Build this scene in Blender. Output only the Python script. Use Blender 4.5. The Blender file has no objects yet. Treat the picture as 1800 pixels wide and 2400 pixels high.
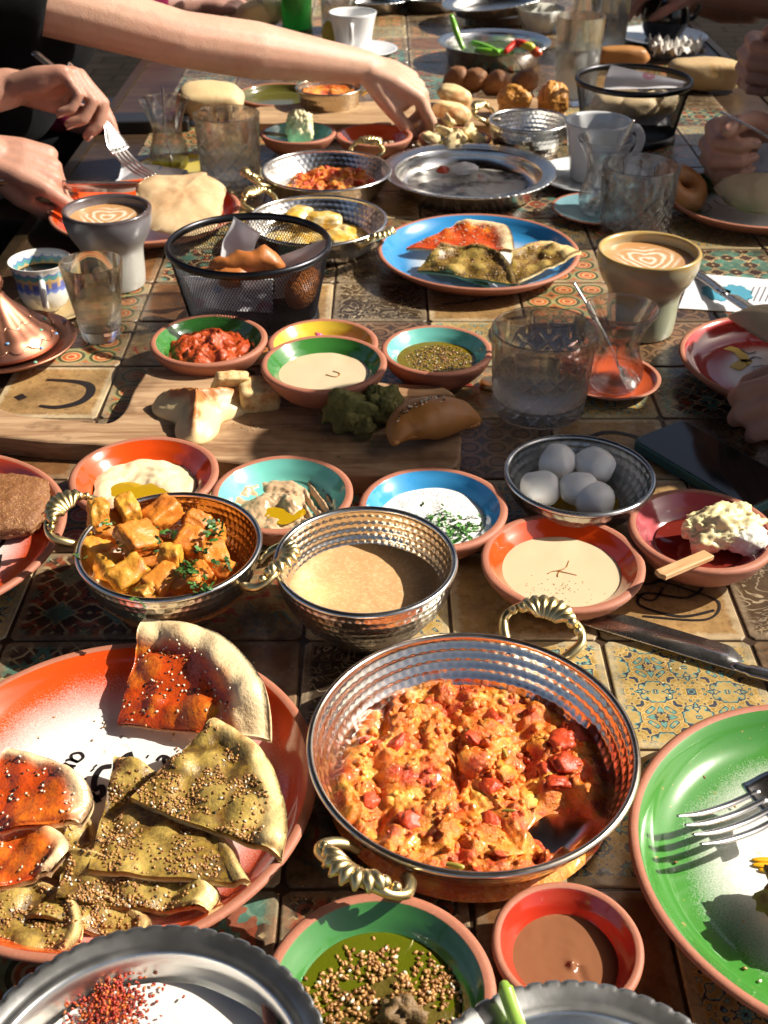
import bpy, math, random
from math import sin, cos, pi, radians, sqrt, atan2, exp
from mathutils import Vector as Vec, Matrix, noise as mn

# ---------------------------------------------------------------- camera, world, sun, exposure
sc = bpy.context.scene
F_PX, TH, H = 2700.0, radians(34.4), 0.6          # focal length in photo pixels, pitch, eye height over the table top
cam_d = bpy.data.cameras.new('camera'); cam = bpy.data.objects.new('camera', cam_d)
sc.collection.objects.link(cam); sc.camera = cam
cam_d.sensor_fit = 'VERTICAL'; cam_d.sensor_height = 36.0; cam_d.sensor_width = 27.0
cam_d.lens = 36.0 * F_PX / 2400.0
cam_d.clip_start = 0.02; cam_d.clip_end = 400
cam.location = (0, 0, H); cam.rotation_euler = (pi / 2 - TH, 0, 0)
cam_d.dof.use_dof = True; cam_d.dof.focus_distance = 0.85; cam_d.dof.aperture_fstop = 16.0

SUN_EL = radians(39); SUN_AZ = radians(8)        # azimuth measured from +X towards +Y
sun_dir = Vec((cos(SUN_EL) * cos(SUN_AZ), cos(SUN_EL) * sin(SUN_AZ), sin(SUN_EL)))
w = bpy.data.worlds.new('World'); sc.world = w; w.use_nodes = True
sky = w.node_tree.nodes.new('ShaderNodeTexSky'); sky.sky_type = 'NISHITA'; sky.sun_disc = False
sky.air_density = .8; sky.dust_density = 4.0; sky.ozone_density = .5; sky.sun_elevation = SUN_EL; sky.sun_rotation = pi / 2 - SUN_AZ
w.node_tree.links.new(sky.outputs[0], w.node_tree.nodes['Background'].inputs[0])
w.node_tree.nodes['Background'].inputs[1].default_value = 0.06
sl = bpy.data.lights.new('sun', 'SUN'); sl.energy = 5.0; sl.angle = radians(0.53); sl.color = (1, .93, .82)
so = bpy.data.objects.new('sun', sl); sc.collection.objects.link(so)
so.rotation_euler = sun_dir.to_track_quat('Z', 'Y').to_euler(); so.location = sun_dir * 6
sc.view_settings.view_transform = 'Standard'; sc.view_settings.look = 'None'
sc.view_settings.exposure = 0.8; sc.view_settings.gamma = 1.0; sc.view_settings.use_curve_mapping = False
sc.cycles.use_denoising = True; sc.cycles.denoiser = 'OPENIMAGEDENOISE'
sc.cycles.max_bounces = 10; sc.cycles.transmission_bounces = 10; sc.cycles.glossy_bounces = 5; sc.cycles.transparent_max_bounces = 14
sc.cycles.sample_clamp_indirect = 5.0; sc.cycles.blur_glossy = 0.02

# ---------------------------------------------------------------- pixel helpers (photo is 1800 x 2400)
CT, ST = cos(TH), sin(TH)
def ray(px, py):
    x = (px - 900) / F_PX; y = -(py - 1200) / F_PX
    return Vec((x, CT + y * ST, -ST + y * CT))
def at(px, py, z=0.0):
    d = ray(px, py); t = (z - H) / d.z
    return Vec((d.x * t, d.y * t, z))
def ony(px, py, Y):
    d = ray(px, py); t = Y / d.y
    return Vec((d.x * t, Y, H + d.z * t))
def dep(Y, z): return Y * CT + (H - z) * ST
def circ(x0, x1, ytop, z):
    "centre and radius of a horizontal circle at height z from its left, right and topmost pixel"
    cx = (x0 + x1) / 2; far = at(cx, ytop, z); r = .05
    for _ in range(12):
        Y = far.y - r
        r = (x1 - x0) / 2 * dep(Y, z) / F_PX
    return (cx - 900) / F_PX * dep(Y, z), Y, r

# ---------------------------------------------------------------- mesh helpers
COL = sc.collection
def new(name, V, Fc, mat=None, parent=None, smooth=True, kind=None, loc=None, mi=None, attr=None):
    me = bpy.data.meshes.new(name); me.from_pydata([tuple(v) for v in V], [], Fc); 
    if mat is not None:
        for m in (mat if isinstance(mat, (list, tuple)) else [mat]): me.materials.append(m)
    if mi: me.polygons.foreach_set('material_index', mi)
    if smooth: me.polygons.foreach_set('use_smooth', [True] * len(me.polygons))
    if attr:
        for k, vals in attr.items():
            a = me.attributes.new(k, 'FLOAT', 'POINT'); a.data.foreach_set('value', vals)
    me.update()
    o = bpy.data.objects.new(name, me); COL.objects.link(o)
    if parent: o.parent = parent
    if kind: o['kind'] = kind
    if loc is not None: o.location = loc
    return o
def tag(o, label, cat, group=None):
    o['label'] = label; o['category'] = cat
    if group: o['group'] = group
    return o
def thing(name, label, cat, loc=(0, 0, 0), rz=0.0, group=None):
    o = bpy.data.objects.new(name, None); COL.objects.link(o); o.empty_display_size = .05
    o.location = loc; o.rotation_euler = (0, 0, rz)
    return tag(o, label, cat, group)
class MB:
    "collects shapes into one mesh"
    def __init__(s): s.V = []; s.F = []; s.M = []
    def add(s, V, Fc, mi=0):
        b = len(s.V); s.V += [Vec(v) for v in V]; s.F += [tuple(i + b for i in f) for f in Fc]; s.M += [mi] * len(Fc); return s
    def build(s, name, mat, parent=None, **k): return new(name, s.V, s.F, mat, parent, mi=s.M if isinstance(mat, (list, tuple)) else None, **k)
def xf(V, M): return [M @ Vec(v) for v in V]
def lathe(P, seg=64, fn=None, closed=False):
    "profile P = [(r, z)]; fn(i, a, r, z) -> (r, z)"
    V = []; Fc = []; idx = []
    for i, (r, z) in enumerate(P):
        if r < 1e-7: idx.append([len(V)] * seg); V.append((0, 0, z)); continue
        row = []
        for j in range(seg):
            a = 2 * pi * j / seg
            rr, zz = fn(i, a, r, z) if fn else (r, z)
            row.append(len(V)); V.append((rr * cos(a), rr * sin(a), zz))
        idx.append(row)
    n = len(P); rng = range(n if closed else n - 1)
    for i in rng:
        A = idx[i]; B = idx[(i + 1) % n]
        for j in range(seg):
            k = (j + 1) % seg; q = []
            for t in (A[j], A[k], B[k], B[j]):
                if t not in q: q.append(t)
            if len(q) > 2: Fc.append(tuple(q))
    return V, Fc
def tube(pts, rad, seg=10, flat=1.0, caps=True, round_=False):
    pts = [Vec(p) for p in pts]; n = len(pts)
    rad = [rad] * n if isinstance(rad, (int, float)) else list(rad)
    if round_:   # hemispherical ends
        d0 = (pts[0] - pts[1]).normalized(); d1 = (pts[-1] - pts[-2]).normalized()
        pts = [pts[0] + d0 * rad[0] * .98, pts[0] + d0 * rad[0] * .7] + pts + [pts[-1] + d1 * rad[-1] * .7, pts[-1] + d1 * rad[-1] * .98]
        rad = [rad[0] * .2, rad[0] * .72] + rad + [rad[-1] * .72, rad[-1] * .2]; n = len(pts)
    V = []; Fc = []; t0 = (pts[1] - pts[0]).normalized()
    up = Vec((0, 0, 1)) if abs(t0.z) < .9 else Vec((0, 1, 0))
    u = t0.cross(up).normalized()
    for i in range(n):
        t = (pts[min(i + 1, n - 1)] - pts[max(i - 1, 0)]).normalized()
        u = (u - t * u.dot(t)).normalized(); v = t.cross(u)
        for j in range(seg):
            a = 2 * pi * j / seg
            V.append(pts[i] + (u * cos(a) + v * sin(a) * flat) * rad[i])
    for i in range(n - 1):
        for j in range(seg):
            k = (j + 1) % seg
            Fc.append((i * seg + j, i * seg + k, (i + 1) * seg + k, (i + 1) * seg + j))
    if caps:
        Fc.append(tuple(range(seg - 1, -1, -1))); Fc.append(tuple((n - 1) * seg + j for j in range(seg)))
    return V, Fc
def box(x0, x1, y0, y1, z0, z1):
    V = [(x, y, z) for z in (z0, z1) for y in (y0, y1) for x in (x0, x1)]
    return V, [(0, 2, 3, 1), (4, 5, 7, 6), (0, 1, 5, 4), (2, 6, 7, 3), (0, 4, 6, 2), (1, 3, 7, 5)]
_ico = {}
def ico(sub):
    if sub not in _ico:
        import bmesh
        bm = bmesh.new(); bmesh.ops.create_icosphere(bm, subdivisions=sub, radius=1)
        bm.verts.ensure_lookup_table()
        _ico[sub] = ([v.co.copy() for v in bm.verts], [tuple(v.index for v in f.verts) for f in bm.faces]); bm.free()
    return _ico[sub]
def fbm(p, o=3): return mn.fractal(p, 1.0, 2.0, o)
def lump(size, seed, amp=.15, freq=1.6, sub=3, box_=0.0, fine=0.0):
    "noisy ellipsoid; box_ pushes it towards a rounded box"
    V, Fc = ico(sub); out = []; o = Vec((seed * 7.13, seed * 3.7, seed * 1.9))
    for v in V:
        p = v.copy()
        if box_ > 0:
            m = max(abs(p.x), abs(p.y), abs(p.z)); p = p.lerp(p / m, box_)
        n = mn.noise(v * freq + o) * amp + (mn.noise(v * freq * 5 + o) * fine if fine else 0)
        p = p * (1 + n)
        out.append(Vec((p.x * size[0], p.y * size[1], p.z * size[2])))
    return out, Fc
def rotm(rx=0, ry=0, rz=0, loc=(0, 0, 0)):
    return Matrix.Translation(loc) @ Matrix.Rotation(rz, 4, 'Z') @ Matrix.Rotation(ry, 4, 'Y') @ Matrix.Rotation(rx, 4, 'X')
def disc(R, zf, rings=20, seg=48, floor=None):
    "height field over a disc; R may be a function of the angle; floor closes it below"
    Rf = R if callable(R) else (lambda a: R)
    V = [(0, 0, zf(0, 0))]; Fc = []
    for i in range(1, rings + 1):
        for j in range(seg):
            a = 2 * pi * j / seg; r = Rf(a) * i / rings; x, y = r * cos(a), r * sin(a)
            V.append((x, y, zf(x, y)))
    for j in range(seg): Fc.append((0, 1 + j, 1 + (j + 1) % seg))
    for i in range(rings - 1):
        b = 1 + i * seg
        for j in range(seg):
            k = (j + 1) % seg; Fc.append((b + j, b + seg + j, b + seg + k, b + k))
    if floor is not None:
        b = 1 + (rings - 1) * seg; e = len(V)
        for j in range(seg): V.append((V[b + j][0], V[b + j][1], floor))
        for j in range(seg):
            k = (j + 1) % seg; Fc.append((b + j, e + j, e + k, b + k))
        Fc.append(tuple(range(e + seg - 1, e - 1, -1)))
    return V, Fc
def sstep(a, b, x):
    t = min(1, max(0, (x - a) / (b - a))); return t * t * (3 - 2 * t)
def catmull(P, n=8):
    P = [Vec(p) for p in P]; out = []
    for i in range(len(P) - 1):
        p0, p1, p2, p3 = P[max(i - 1, 0)], P[i], P[i + 1], P[min(i + 2, len(P) - 1)]
        for k in range(n):
            t = k / n
            out.append(.5 * ((2 * p1) + (p2 - p0) * t + (2 * p0 - 5 * p1 + 4 * p2 - p3) * t * t + (3 * p1 - p0 - 3 * p2 + p3) * t ** 3))
    out.append(P[-1]); return out
def prism(poly, z0, z1, bev=0.0):
    "vertical prism over a polygon [(x, y)] (counter-clockwise), softened top edge"
    n = len(poly); c = Vec((sum(p[0] for p in poly) / n, sum(p[1] for p in poly) / n))
    lev = [(z0, 0.0), (z1 - bev, 0.0), (z1 - bev * .3, bev * .7), (z1, bev * 1.6)] if bev else [(z0, 0), (z1, 0)]
    V = []; Fc = []
    for z, ins in lev:
        for i, p in enumerate(poly):
            a = Vec(poly[i - 1]); b = Vec(poly[(i + 1) % n]); t = (b - a).normalized(); nrm = Vec((-t.y, t.x))
            q = Vec(p) + nrm * ins; V.append((q.x, q.y, z))
    for l in range(len(lev) - 1):
        for i in range(n):
            k = (i + 1) % n; Fc.append((l * n + i, l * n + k, (l + 1) * n + k, (l + 1) * n + i))
    Fc.append(tuple(range(n - 1, -1, -1))); b = (len(lev) - 1) * n; Fc.append(tuple(b + i for i in range(n)))
    return V, Fc
def ribbon(pts, wid, z=0.0):
    "flat brush stroke lying in the xy plane"
    pts = [Vec((p[0], p[1])) for p in pts]; n = len(pts); V = []; Fc = []
    for i, p in enumerate(pts):
        t = (pts[min(i + 1, n - 1)] - pts[max(i - 1, 0)]); t = t.normalized() if t.length > 0 else Vec((1, 0))
        nn = Vec((-t.y, t.x)); wd = wid[i] if isinstance(wid, list) else wid
        for s in (-1, 1): q = p + nn * wd * s * .5; V.append((q.x, q.y, z))
    for i in range(n - 1): Fc.append((2 * i, 2 * i + 2, 2 * i + 3, 2 * i + 1))
    return V, Fc

# ---------------------------------------------------------------- materials
class NT:
    def __init__(s, name):
        s.m = bpy.data.materials.new(name); s.m.use_nodes = True; s.t = s.m.node_tree
        s.b = s.t.nodes['Principled BSDF']; s._co = None
    def n(s, typ, out=0, props=None, **inp):
        nd = s.t.nodes.new('ShaderNode' + typ)
        for k, v in (props or {}).items(): setattr(nd, k, v)
        for k, v in inp.items(): s.set(nd.inputs[int(k[1:]) if k[0] == '_' else k.replace('_', ' ')], v)
        nd_out = nd.outputs[out]; return nd_out
    def set(s, i, v):
        if isinstance(v, bpy.types.NodeSocket): s.t.links.new(v, i)
        elif isinstance(v, (tuple, list)):
            i.default_value = tuple(v) + (1,) if len(v) == 3 and i.type == 'RGBA' else v
        else: i.default_value = v
    def co(s, out='Object'):
        nd = s.t.nodes.new('ShaderNodeTexCoord'); return nd.outputs[out]
    def geo(s, out='Position'): return s.t.nodes.new('ShaderNodeNewGeometry').outputs[out]
    def noise(s, scale, detail=4, rough=.6, co=None, dist=0.0, out=0):
        return s.n('TexNoise', out, Vector=co or s.co(), Scale=scale, Detail=detail, Roughness=rough, Distortion=dist)
    def voro(s, scale, feat='F1', co=None, out=0, rnd=1.0):
        return s.n('TexVoronoi', out, {'feature': feat}, Vector=co or s.co(), Scale=scale, Randomness=rnd)
    def math(s, op, a, b=0.0, c=0.0): return s.n('Math', 0, {'operation': op}, _0=a, _1=b, _2=c)
    def ramp(s, f, stops, interp='LINEAR'):
        nd = s.t.nodes.new('ShaderNodeValToRGB'); s.set(nd.inputs[0], f); cr = nd.color_ramp; cr.interpolation = interp
        while len(cr.elements) < len(stops): cr.elements.new(.5)
        for e, (p, c) in zip(cr.elements, stops):
            e.position = p; e.color = tuple(c) + (1,) if isinstance(c, (tuple, list)) else (c, c, c, 1)
        return nd.outputs[0]
    def mix(s, f, a, b, blend='MIX'):
        nd = s.t.nodes.new('ShaderNodeMix'); nd.data_type = 'RGBA'; nd.blend_type = blend
        s.set(nd.inputs[0], f); s.set(nd.inputs[6], a); s.set(nd.inputs[7], b); return nd.outputs[2]
    def attr(s, name): 
        nd = s.t.nodes.new('ShaderNodeAttribute'); nd.attribute_name = name; return nd.outputs['Fac']
    def rad(s):
        "distance from the object's own vertical axis"
        sx = s.t.nodes.new('ShaderNodeSeparateXYZ'); s.set(sx.inputs[0], s.co())
        return s.math('SQRT', s.math('ADD', s.math('MULTIPLY', sx.outputs[0], sx.outputs[0]), s.math('MULTIPLY', sx.outputs[1], sx.outputs[1])))
    def bump(s, h, strength=.3, dist=.001):
        s.set(s.b.inputs['Normal'], s.n('Bump', 0, Height=h, Strength=strength, Distance=dist)); return s
    def out(s, col=None, rough=None, metal=None, spec=None, trans=None, ior=None, coat=None, coatr=None, sss=None, sssr=None, alpha=None, sheen=None):
        I = s.b.inputs
        for k, v in (('Base Color', col), ('Roughness', rough), ('Metallic', metal), ('Specular IOR Level', spec), ('Transmission Weight', trans), ('IOR', ior), ('Coat Weight', coat), ('Coat Roughness', coatr), ('Subsurface Weight', sss), ('Subsurface Scale', sssr), ('Alpha', alpha), ('Sheen Weight', sheen)):
            if v is not None: s.set(I[k], v)
        return s.m
def hsv(c, k): return tuple(max(0, min(1, x * k)) for x in c)
_mc = {}
def cached(fn):
    def g(*a):
        k = (fn.__name__,) + a
        if k not in _mc: _mc[k] = fn(*a)
        return _mc[k]
    return g
@cached
def m_plain(name, col, rough=.5, metal=0.0, var=.15, scale=60.0, bmp=0.0, coat=0.0):
    t = NT(name); n = t.noise(scale, 4)
    c = t.mix(n, hsv(col, 1 - var), hsv(col, 1 + var))
    if bmp: t.bump(t.noise(scale * 3, 3), bmp, .001)
    return t.out(c, t.math('ADD', t.math('MULTIPLY', n, .12), rough - .06), metal, coat=coat, coatr=.08)
@cached
def m_terracotta():
    t = NT('terracotta'); n = t.noise(35, 5); f = t.noise(400, 3)
    c = t.mix(n, (.29, .095, .05), (.44, .17, .10)); c = t.mix(t.ramp(f, [(.55, 0), (.8, .35)]), c, (.55, .3, .2))
    t.bump(f, .25, .0006); return t.out(c, .62)
@cached
def m_glaze(col, coat=.9):
    t = NT('glaze'); n = t.noise(18, 3); s = t.noise(300, 2)
    c = t.mix(n, hsv(col, .8), hsv(col, 1.12)); c = t.mix(t.ramp(s, [(.68, 0), (.75, .25)]), c, hsv(col, .45))
    t.bump(t.noise(30, 2), .12, .002)
    return t.out(c, .16, spec=.55, coat=coat, coatr=.05)
@cached
def m_spray(col, R, w0, w1):
    "plate glaze: white middle, sprayed colour towards the rim"
    t = NT('sprayed_glaze'); r = t.math('DIVIDE', t.rad(), R)
    g = t.math('ADD', r, t.math('MULTIPLY', t.math('SUBTRACT', t.noise(900, 2, .5), .5), .22))
    g = t.math('ADD', g, t.math('MULTIPLY', t.math('SUBTRACT', t.noise(9, 2), .5), .22))
    fac = t.ramp(g, [(w0, 0), (w1, 1)])
    c = t.mix(fac, (.72, .70, .66), t.mix(t.noise(15, 3), hsv(col, .85), hsv(col, 1.1)))
    sp = t.ramp(t.noise(170, 3, .7), [(.66, 0), (.72, .5)]); c = t.mix(sp, c, (.5, .25, .1))
    t.bump(t.noise(25, 2), .12, .002)
    return t.out(c, .2, spec=.5, coat=.8, coatr=.06)
@cached
def m_metal(name, col, rough=.22, hammer=0.0, smear=.1):
    t = NT(name); n = t.noise(40, 5); s = t.noise(600, 2)
    c = t.mix(n, hsv(col, .82), hsv(col, 1.05))
    r = t.math('ADD', t.math('MULTIPLY', n, smear * 2), rough - smear)
    if hammer: t.bump(t.math('ADD', t.voro(150), t.math('MULTIPLY', s, .1)), hammer, .002)
    else: t.bump(t.math('ADD', t.noise(120, 3), t.math('MULTIPLY', s, .3)), .06, .001)
    return t.out(c, r, 1.0)
STEEL = lambda: m_metal('steel', (.78, .76, .72), .24)
STEEL_D = lambda: m_metal('tray_steel', (.74, .74, .72), .32)
TIN = lambda: m_metal('tinned_copper', (.80, .68, .56), .24)
BRASS = lambda: m_metal('brass', (.80, .64, .32), .34)
CUTLERY = lambda: m_metal('cutlery_steel', (.72, .70, .67), .27)
def see_through(t, k):
    "part of the light passes straight on, the rest is refracted"
    nt = t.t; tr = nt.nodes.new('ShaderNodeBsdfTransparent'); mx = nt.nodes.new('ShaderNodeMixShader'); mx.inputs[0].default_value = k
    nt.links.new(t.b.outputs[0], mx.inputs[1]); nt.links.new(tr.outputs[0], mx.inputs[2]); nt.links.new(mx.outputs[0], nt.nodes['Material Output'].inputs[0]); return t.m
@cached
def m_glass(tint=(1, 1, 1)):
    t = NT('glass'); t.out(tint, 0.0, trans=1.0, ior=1.48, spec=.5); return see_through(t, .22)
@cached
def m_thin(tint=(.97, .98, .96)):
    "thin blown glass: lets light through, reflects by angle"
    t = NT('thin_glass'); nt = t.t
    tr = nt.nodes.new('ShaderNodeBsdfTransparent'); tr.inputs[0].default_value = tint + (1,)
    gl = nt.nodes.new('ShaderNodeBsdfGlossy'); gl.inputs['Roughness'].default_value = .02
    lw = nt.nodes.new('ShaderNodeLayerWeight'); lw.inputs[0].default_value = .28
    f = t.math('ADD', t.math('MULTIPLY', t.math('POWER', lw.outputs['Facing'], 1.5), .85), .06)
    mx = nt.nodes.new('ShaderNodeMixShader'); nt.links.new(f, mx.inputs[0]); nt.links.new(tr.outputs[0], mx.inputs[1]); nt.links.new(gl.outputs[0], mx.inputs[2])
    nt.links.new(mx.outputs[0], nt.nodes['Material Output'].inputs[0]); nt.nodes.remove(t.b)
    return t.m
@cached
def m_crystal():
    "clear cut glass: mostly see-through, bright on the facet edges, a little refraction"
    t = NT('cut_crystal'); nt = t.t; t.out((.99, .995, .99), 0.0, trans=1.0, ior=1.45, spec=.5)
    tr = nt.nodes.new('ShaderNodeBsdfTransparent'); tr.inputs[0].default_value = (1, 1, 1, 1)
    gl = nt.nodes.new('ShaderNodeBsdfGlossy'); gl.inputs['Roughness'].default_value = .01
    lw = nt.nodes.new('ShaderNodeLayerWeight'); lw.inputs[0].default_value = .3
    f = t.math('ADD', t.math('MULTIPLY', t.math('POWER', lw.outputs['Facing'], 1.6), .55), .04)
    mx = nt.nodes.new('ShaderNodeMixShader'); nt.links.new(f, mx.inputs[0]); nt.links.new(tr.outputs[0], mx.inputs[1]); nt.links.new(gl.outputs[0], mx.inputs[2])
    m2 = nt.nodes.new('ShaderNodeMixShader'); m2.inputs[0].default_value = .5; nt.links.new(mx.outputs[0], m2.inputs[1]); nt.links.new(t.b.outputs[0], m2.inputs[2])
    nt.links.new(m2.outputs[0], nt.nodes['Material Output'].inputs[0]); return t.m
@cached
def m_water():
    t = NT('water'); t.out((.98, 1, .99), 0.0, trans=1.0, ior=1.33); return see_through(t, .3)
@cached
def m_porcelain(col=(.74, .73, .69)):
    t = NT('porcelain'); n = t.noise(12, 3); return t.out(t.mix(n, hsv(col, .94), col), .14, spec=.5, coat=.5, coatr=.05)
@cached
def m_bread(a=(.62, .42, .2), b=(.8, .66, .42), burn=(.2, .08, .03), sc_=40.0, lo=.60, hi=.74):
    t = NT('bread_crust'); n = t.noise(sc_, 5, .65); f = t.noise(sc_ * 6, 3)
    c = t.mix(n, a, b); c = t.mix(t.ramp(t.noise(sc_ * .8, 4, .7), [(lo, 0), (hi, .8)]), c, burn)
    c = t.mix(t.ramp(f, [(.6, 0), (.8, .25)]), c, (.9, .82, .65))
    t.bump(t.math('ADD', f, n), .4, .0015); return t.out(c, .55, spec=.3, sss=.08, sssr=.004)
@cached
def m_fried(a=(.28, .09, .02), b=(.52, .24, .06)):
    t = NT('fried_dough'); n = t.noise(35, 5, .65); f = t.noise(500, 2)
    c = t.mix(n, a, b); c = t.mix(t.ramp(t.noise(16, 3), [(.5, 0), (.75, .55)]), c, hsv(a, .6))
    t.bump(t.math('ADD', n, t.math('MULTIPLY', f, .5)), .45, .0012); return t.out(c, .42, spec=.4)
@cached
def m_skin(a=(.50, .27, .175), b=(.62, .36, .25)):
    t = NT('skin'); n = t.noise(25, 4); c = t.mix(n, a, b); c = t.mix(t.ramp(t.noise(9, 2), [(.5, 0), (.8, .4)]), c, (.55, .22, .16))
    c = t.mix(t.ramp(t.noise(60, 5, .7), [(.5, 0), (.75, .3)]), c, hsv(a, .6)); t.bump(t.math('ADD', t.math('MULTIPLY', t.noise(45, 5, .7), 2.5), t.voro(600)), .28, .0012); return t.out(c, .45, spec=.35, sss=.15, sssr=.006)
@cached
def m_cloth(name, col):
    t = NT(name); n = t.noise(9, 4); wv = t.noise(900, 2)
    t.bump(t.math('ADD', t.noise(14, 4), t.math('MULTIPLY', wv, .2)), .5, .006)
    return t.out(t.mix(n, hsv(col, .7), hsv(col, 1.25)), .9, spec=.04, sheen=.01)
@cached
def m_wood(a=(.22, .12, .06), b=(.42, .27, .15), grain=1.0, gloss=.5):
    t = NT('wood'); mp = t.t.nodes.new('ShaderNodeMapping'); t.set(mp.inputs[0], t.co()); mp.inputs['Scale'].default_value = (6 * grain, 70 * grain, 70 * grain)
    n = t.noise(1.0, 6, .65, mp.outputs[0], .8); st = t.noise(7, 4, .7); k = t.noise(24, 3)
    c = t.mix(t.ramp(n, [(.36, 0), (.62, 1)]), a, b); c = t.mix(t.ramp(st, [(.52, 0), (.68, .75)]), c, hsv(a, .45)); c = t.mix(t.ramp(k, [(.62, 0), (.7, .5)]), c, hsv(a, .6))
    t.bump(n, .35, .0015); return t.out(c, gloss, spec=.35)
# ---------------------------------------------------------------- setting: terrace floor, tiled table, benches
def fold(t, cell, off=0.0):
    sx = t.t.nodes.new('ShaderNodeSeparateXYZ'); t.set(sx.inputs[0], t.co())
    u = t.math('PINGPONG', t.math('ADD', sx.outputs[0], off), cell / 2); v = t.math('PINGPONG', t.math('ADD', sx.outputs[1], off), cell / 2)
    a = t.math('MAXIMUM', u, v); b = t.math('MINIMUM', u, v)
    cb = t.t.nodes.new('ShaderNodeCombineXYZ'); t.set(cb.inputs[0], a); t.set(cb.inputs[1], b)
    oi = t.t.nodes.new('ShaderNodeObjectInfo')
    t.set(cb.inputs[2], t.math('MULTIPLY', oi.outputs['Random'], 3.0))
    return cb.outputs[0], a, b
def tile_finish(t, c, worn=(.50, .42, .28), dirt=.55, edge=True):
    sx = t.t.nodes.new('ShaderNodeSeparateXYZ'); t.set(sx.inputs[0], t.co())
    e = t.math('MAXIMUM', t.math('ABSOLUTE', sx.outputs[0]), t.math('ABSOLUTE', sx.outputs[1]))
    e = t.math('ADD', e, t.math('MULTIPLY', t.math('SUBTRACT', t.noise(120, 4, .7, t.geo()), .5), .012))
    if edge: c = t.mix(t.ramp(t.math('MULTIPLY', e, 10), [(.49, 0), (.53, .8)]), c, worn)
    c = t.mix(t.ramp(t.noise(4.5, 4, .6, t.geo()), [(.35, .04), (.65, .34)]), c, (.24, .14, .055))
    d = t.noise(14, 6, .7, t.geo()); c = t.mix(t.ramp(d, [(.40, 0), (.64, min(1, dirt + .25))]), c, (.022, .012, .007))
    g = t.noise(220, 3, .7, t.geo()); c = t.mix(t.ramp(g, [(.58, 0), (.75, .35)]), c, (.06, .035, .02))
    t.bump(t.math('ADD', t.noise(60, 3, .6, t.geo()), t.math('MULTIPLY', d, 1.0)), .22, .003)
    return t.out(c, t.ramp(t.noise(30, 3, .6, t.geo()), [(.3, .16), (.7, .34)]), spec=.45)
def tile_materials():
    L = {}
    t = NT('tile_rosette'); co, a, b = fold(t, .036)
    r = t.math('SQRT', t.math('ADD', t.math('MULTIPLY', a, a), t.math('MULTIPLY', b, b)))
    c = t.ramp(t.math('MULTIPLY', r, 40), [(0, (.5, .10, .03)), (.16, (.65, .42, .2)), (.26, (.55, .13, .04)), (.4, (.6, .4, .18)), (.47, (.06, .07, .03)), (.62, (.3, .32, .14)), (.74, (.5, .15, .05)), (.88, (.08, .06, .03))], 'CONSTANT')
    L['rosette'] = tile_finish(t, c, (.4, .3, .18), .35)
    t = NT('tile_arabesque'); co, a, b = fold(t, .054)
    n = t.noise(95, 2, .5, co)
    c = t.ramp(n, [(0, (.50, .36, .13)), (.40, (.12, .36, .32)), (.43, (.02, .045, .09)), (.475, (.55, .40, .15)), (.53, (.40, .24, .05)), (.57, (.53, .38, .15)), (.615, (.03, .04, .07)), (.64, (.14, .38, .33)), (.67, (.5, .36, .14))], 'CONSTANT')
    L['arabesque'] = tile_finish(t, c, (.52, .42, .24), .3)
    t = NT('tile_parchment'); n = t.noise(30, 5, .7, t.geo()); c = t.mix(n, (.30, .16, .06), (.50, .32, .13)); c = t.mix(t.ramp(t.noise(140, 4, .7, t.geo()), [(.52, 0), (.62, .5)]), c, (.14, .07, .03))
    L['parchment'] = tile_finish(t, c, (.6, .48, .3), .25)
    t = NT('tile_star'); co, a, b = fold(t, .05)
    k = t.math('PINGPONG', t.math('ADD', a, t.math('MULTIPLY', b, .55)), .0075); k2 = t.math('PINGPONG', t.math('SUBTRACT', a, t.math('MULTIPLY', b, .8)), .006)
    ln = t.math('MINIMUM', k, k2); c = t.ramp(t.math('MULTIPLY', ln, 300), [(0, (.55, .42, .22)), (.38, (.03, .015, .02))], 'CONSTANT')
    vc = t.voro(70, 'F1', co, 1); c = t.mix(t.ramp(t.noise(60, 1, .5, co), [(.52, 0), (.53, .8)], 'CONSTANT'), c, (.07, .28, .22)); c = t.mix(t.ramp(t.noise(75, 1, .5, co), [(.60, 0), (.61, .8)], 'CONSTANT'), c, (.4, .06, .03))
    L['star'] = tile_finish(t, c, (.3, .22, .14), .55)
    t = NT('tile_floral'); n = t.noise(38, 1, .4, t.geo(), 1.5)
    c = t.ramp(n, [(0, (.22, .13, .06)), (.36, (.08, .16, .14)), (.40, (.30, .20, .09)), (.58, (.34, .03, .03)), (.64, (.28, .17, .07))], 'CONSTANT')
    L['floral'] = tile_finish(t, c, (.34, .24, .14), .6)
    t = NT('tile_ochre'); n = t.noise(22, 5, .7, t.geo()); c = t.mix(n, (.13, .05, .02), (.30, .13, .045)); L['ochre'] = tile_finish(t, c, (.3, .2, .12), .5)
    t = NT('tile_script'); n = t.noise(30, 2, .5, t.geo(), 2.2)
    c = t.ramp(n, [(0, (.02, .016, .014)), (.44, (.42, .34, .22)), (.475, (.025, .02, .016)), (.58, (.40, .30, .18)), (.61, (.02, .016, .014))], 'CONSTANT')
    L['script'] = tile_finish(t, c, (.28, .22, .15), .45)
    t = NT('tile_chain'); co, a, b = fold(t, .027)
    r = t.math('SQRT', t.math('ADD', t.math('MULTIPLY', a, a), t.math('MULTIPLY', b, b)))
    c = t.ramp(t.math('MULTIPLY', r, 55), [(0, (.16, .08, .04)), (.38, (.03, .018, .012)), (.52, (.22, .12, .06)), (.75, (.05, .03, .02))], 'CONSTANT')
    L['chain'] = tile_finish(t, c, (.2, .14, .09), .5)
    return L
TM = tile_materials()
ink = m_plain('black_ink', (.015, .012, .012), .4)
TABLE = thing('dining_table', 'long dining table topped with patterned lacquered tiles', 'table', (0, 0, 0))
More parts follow.
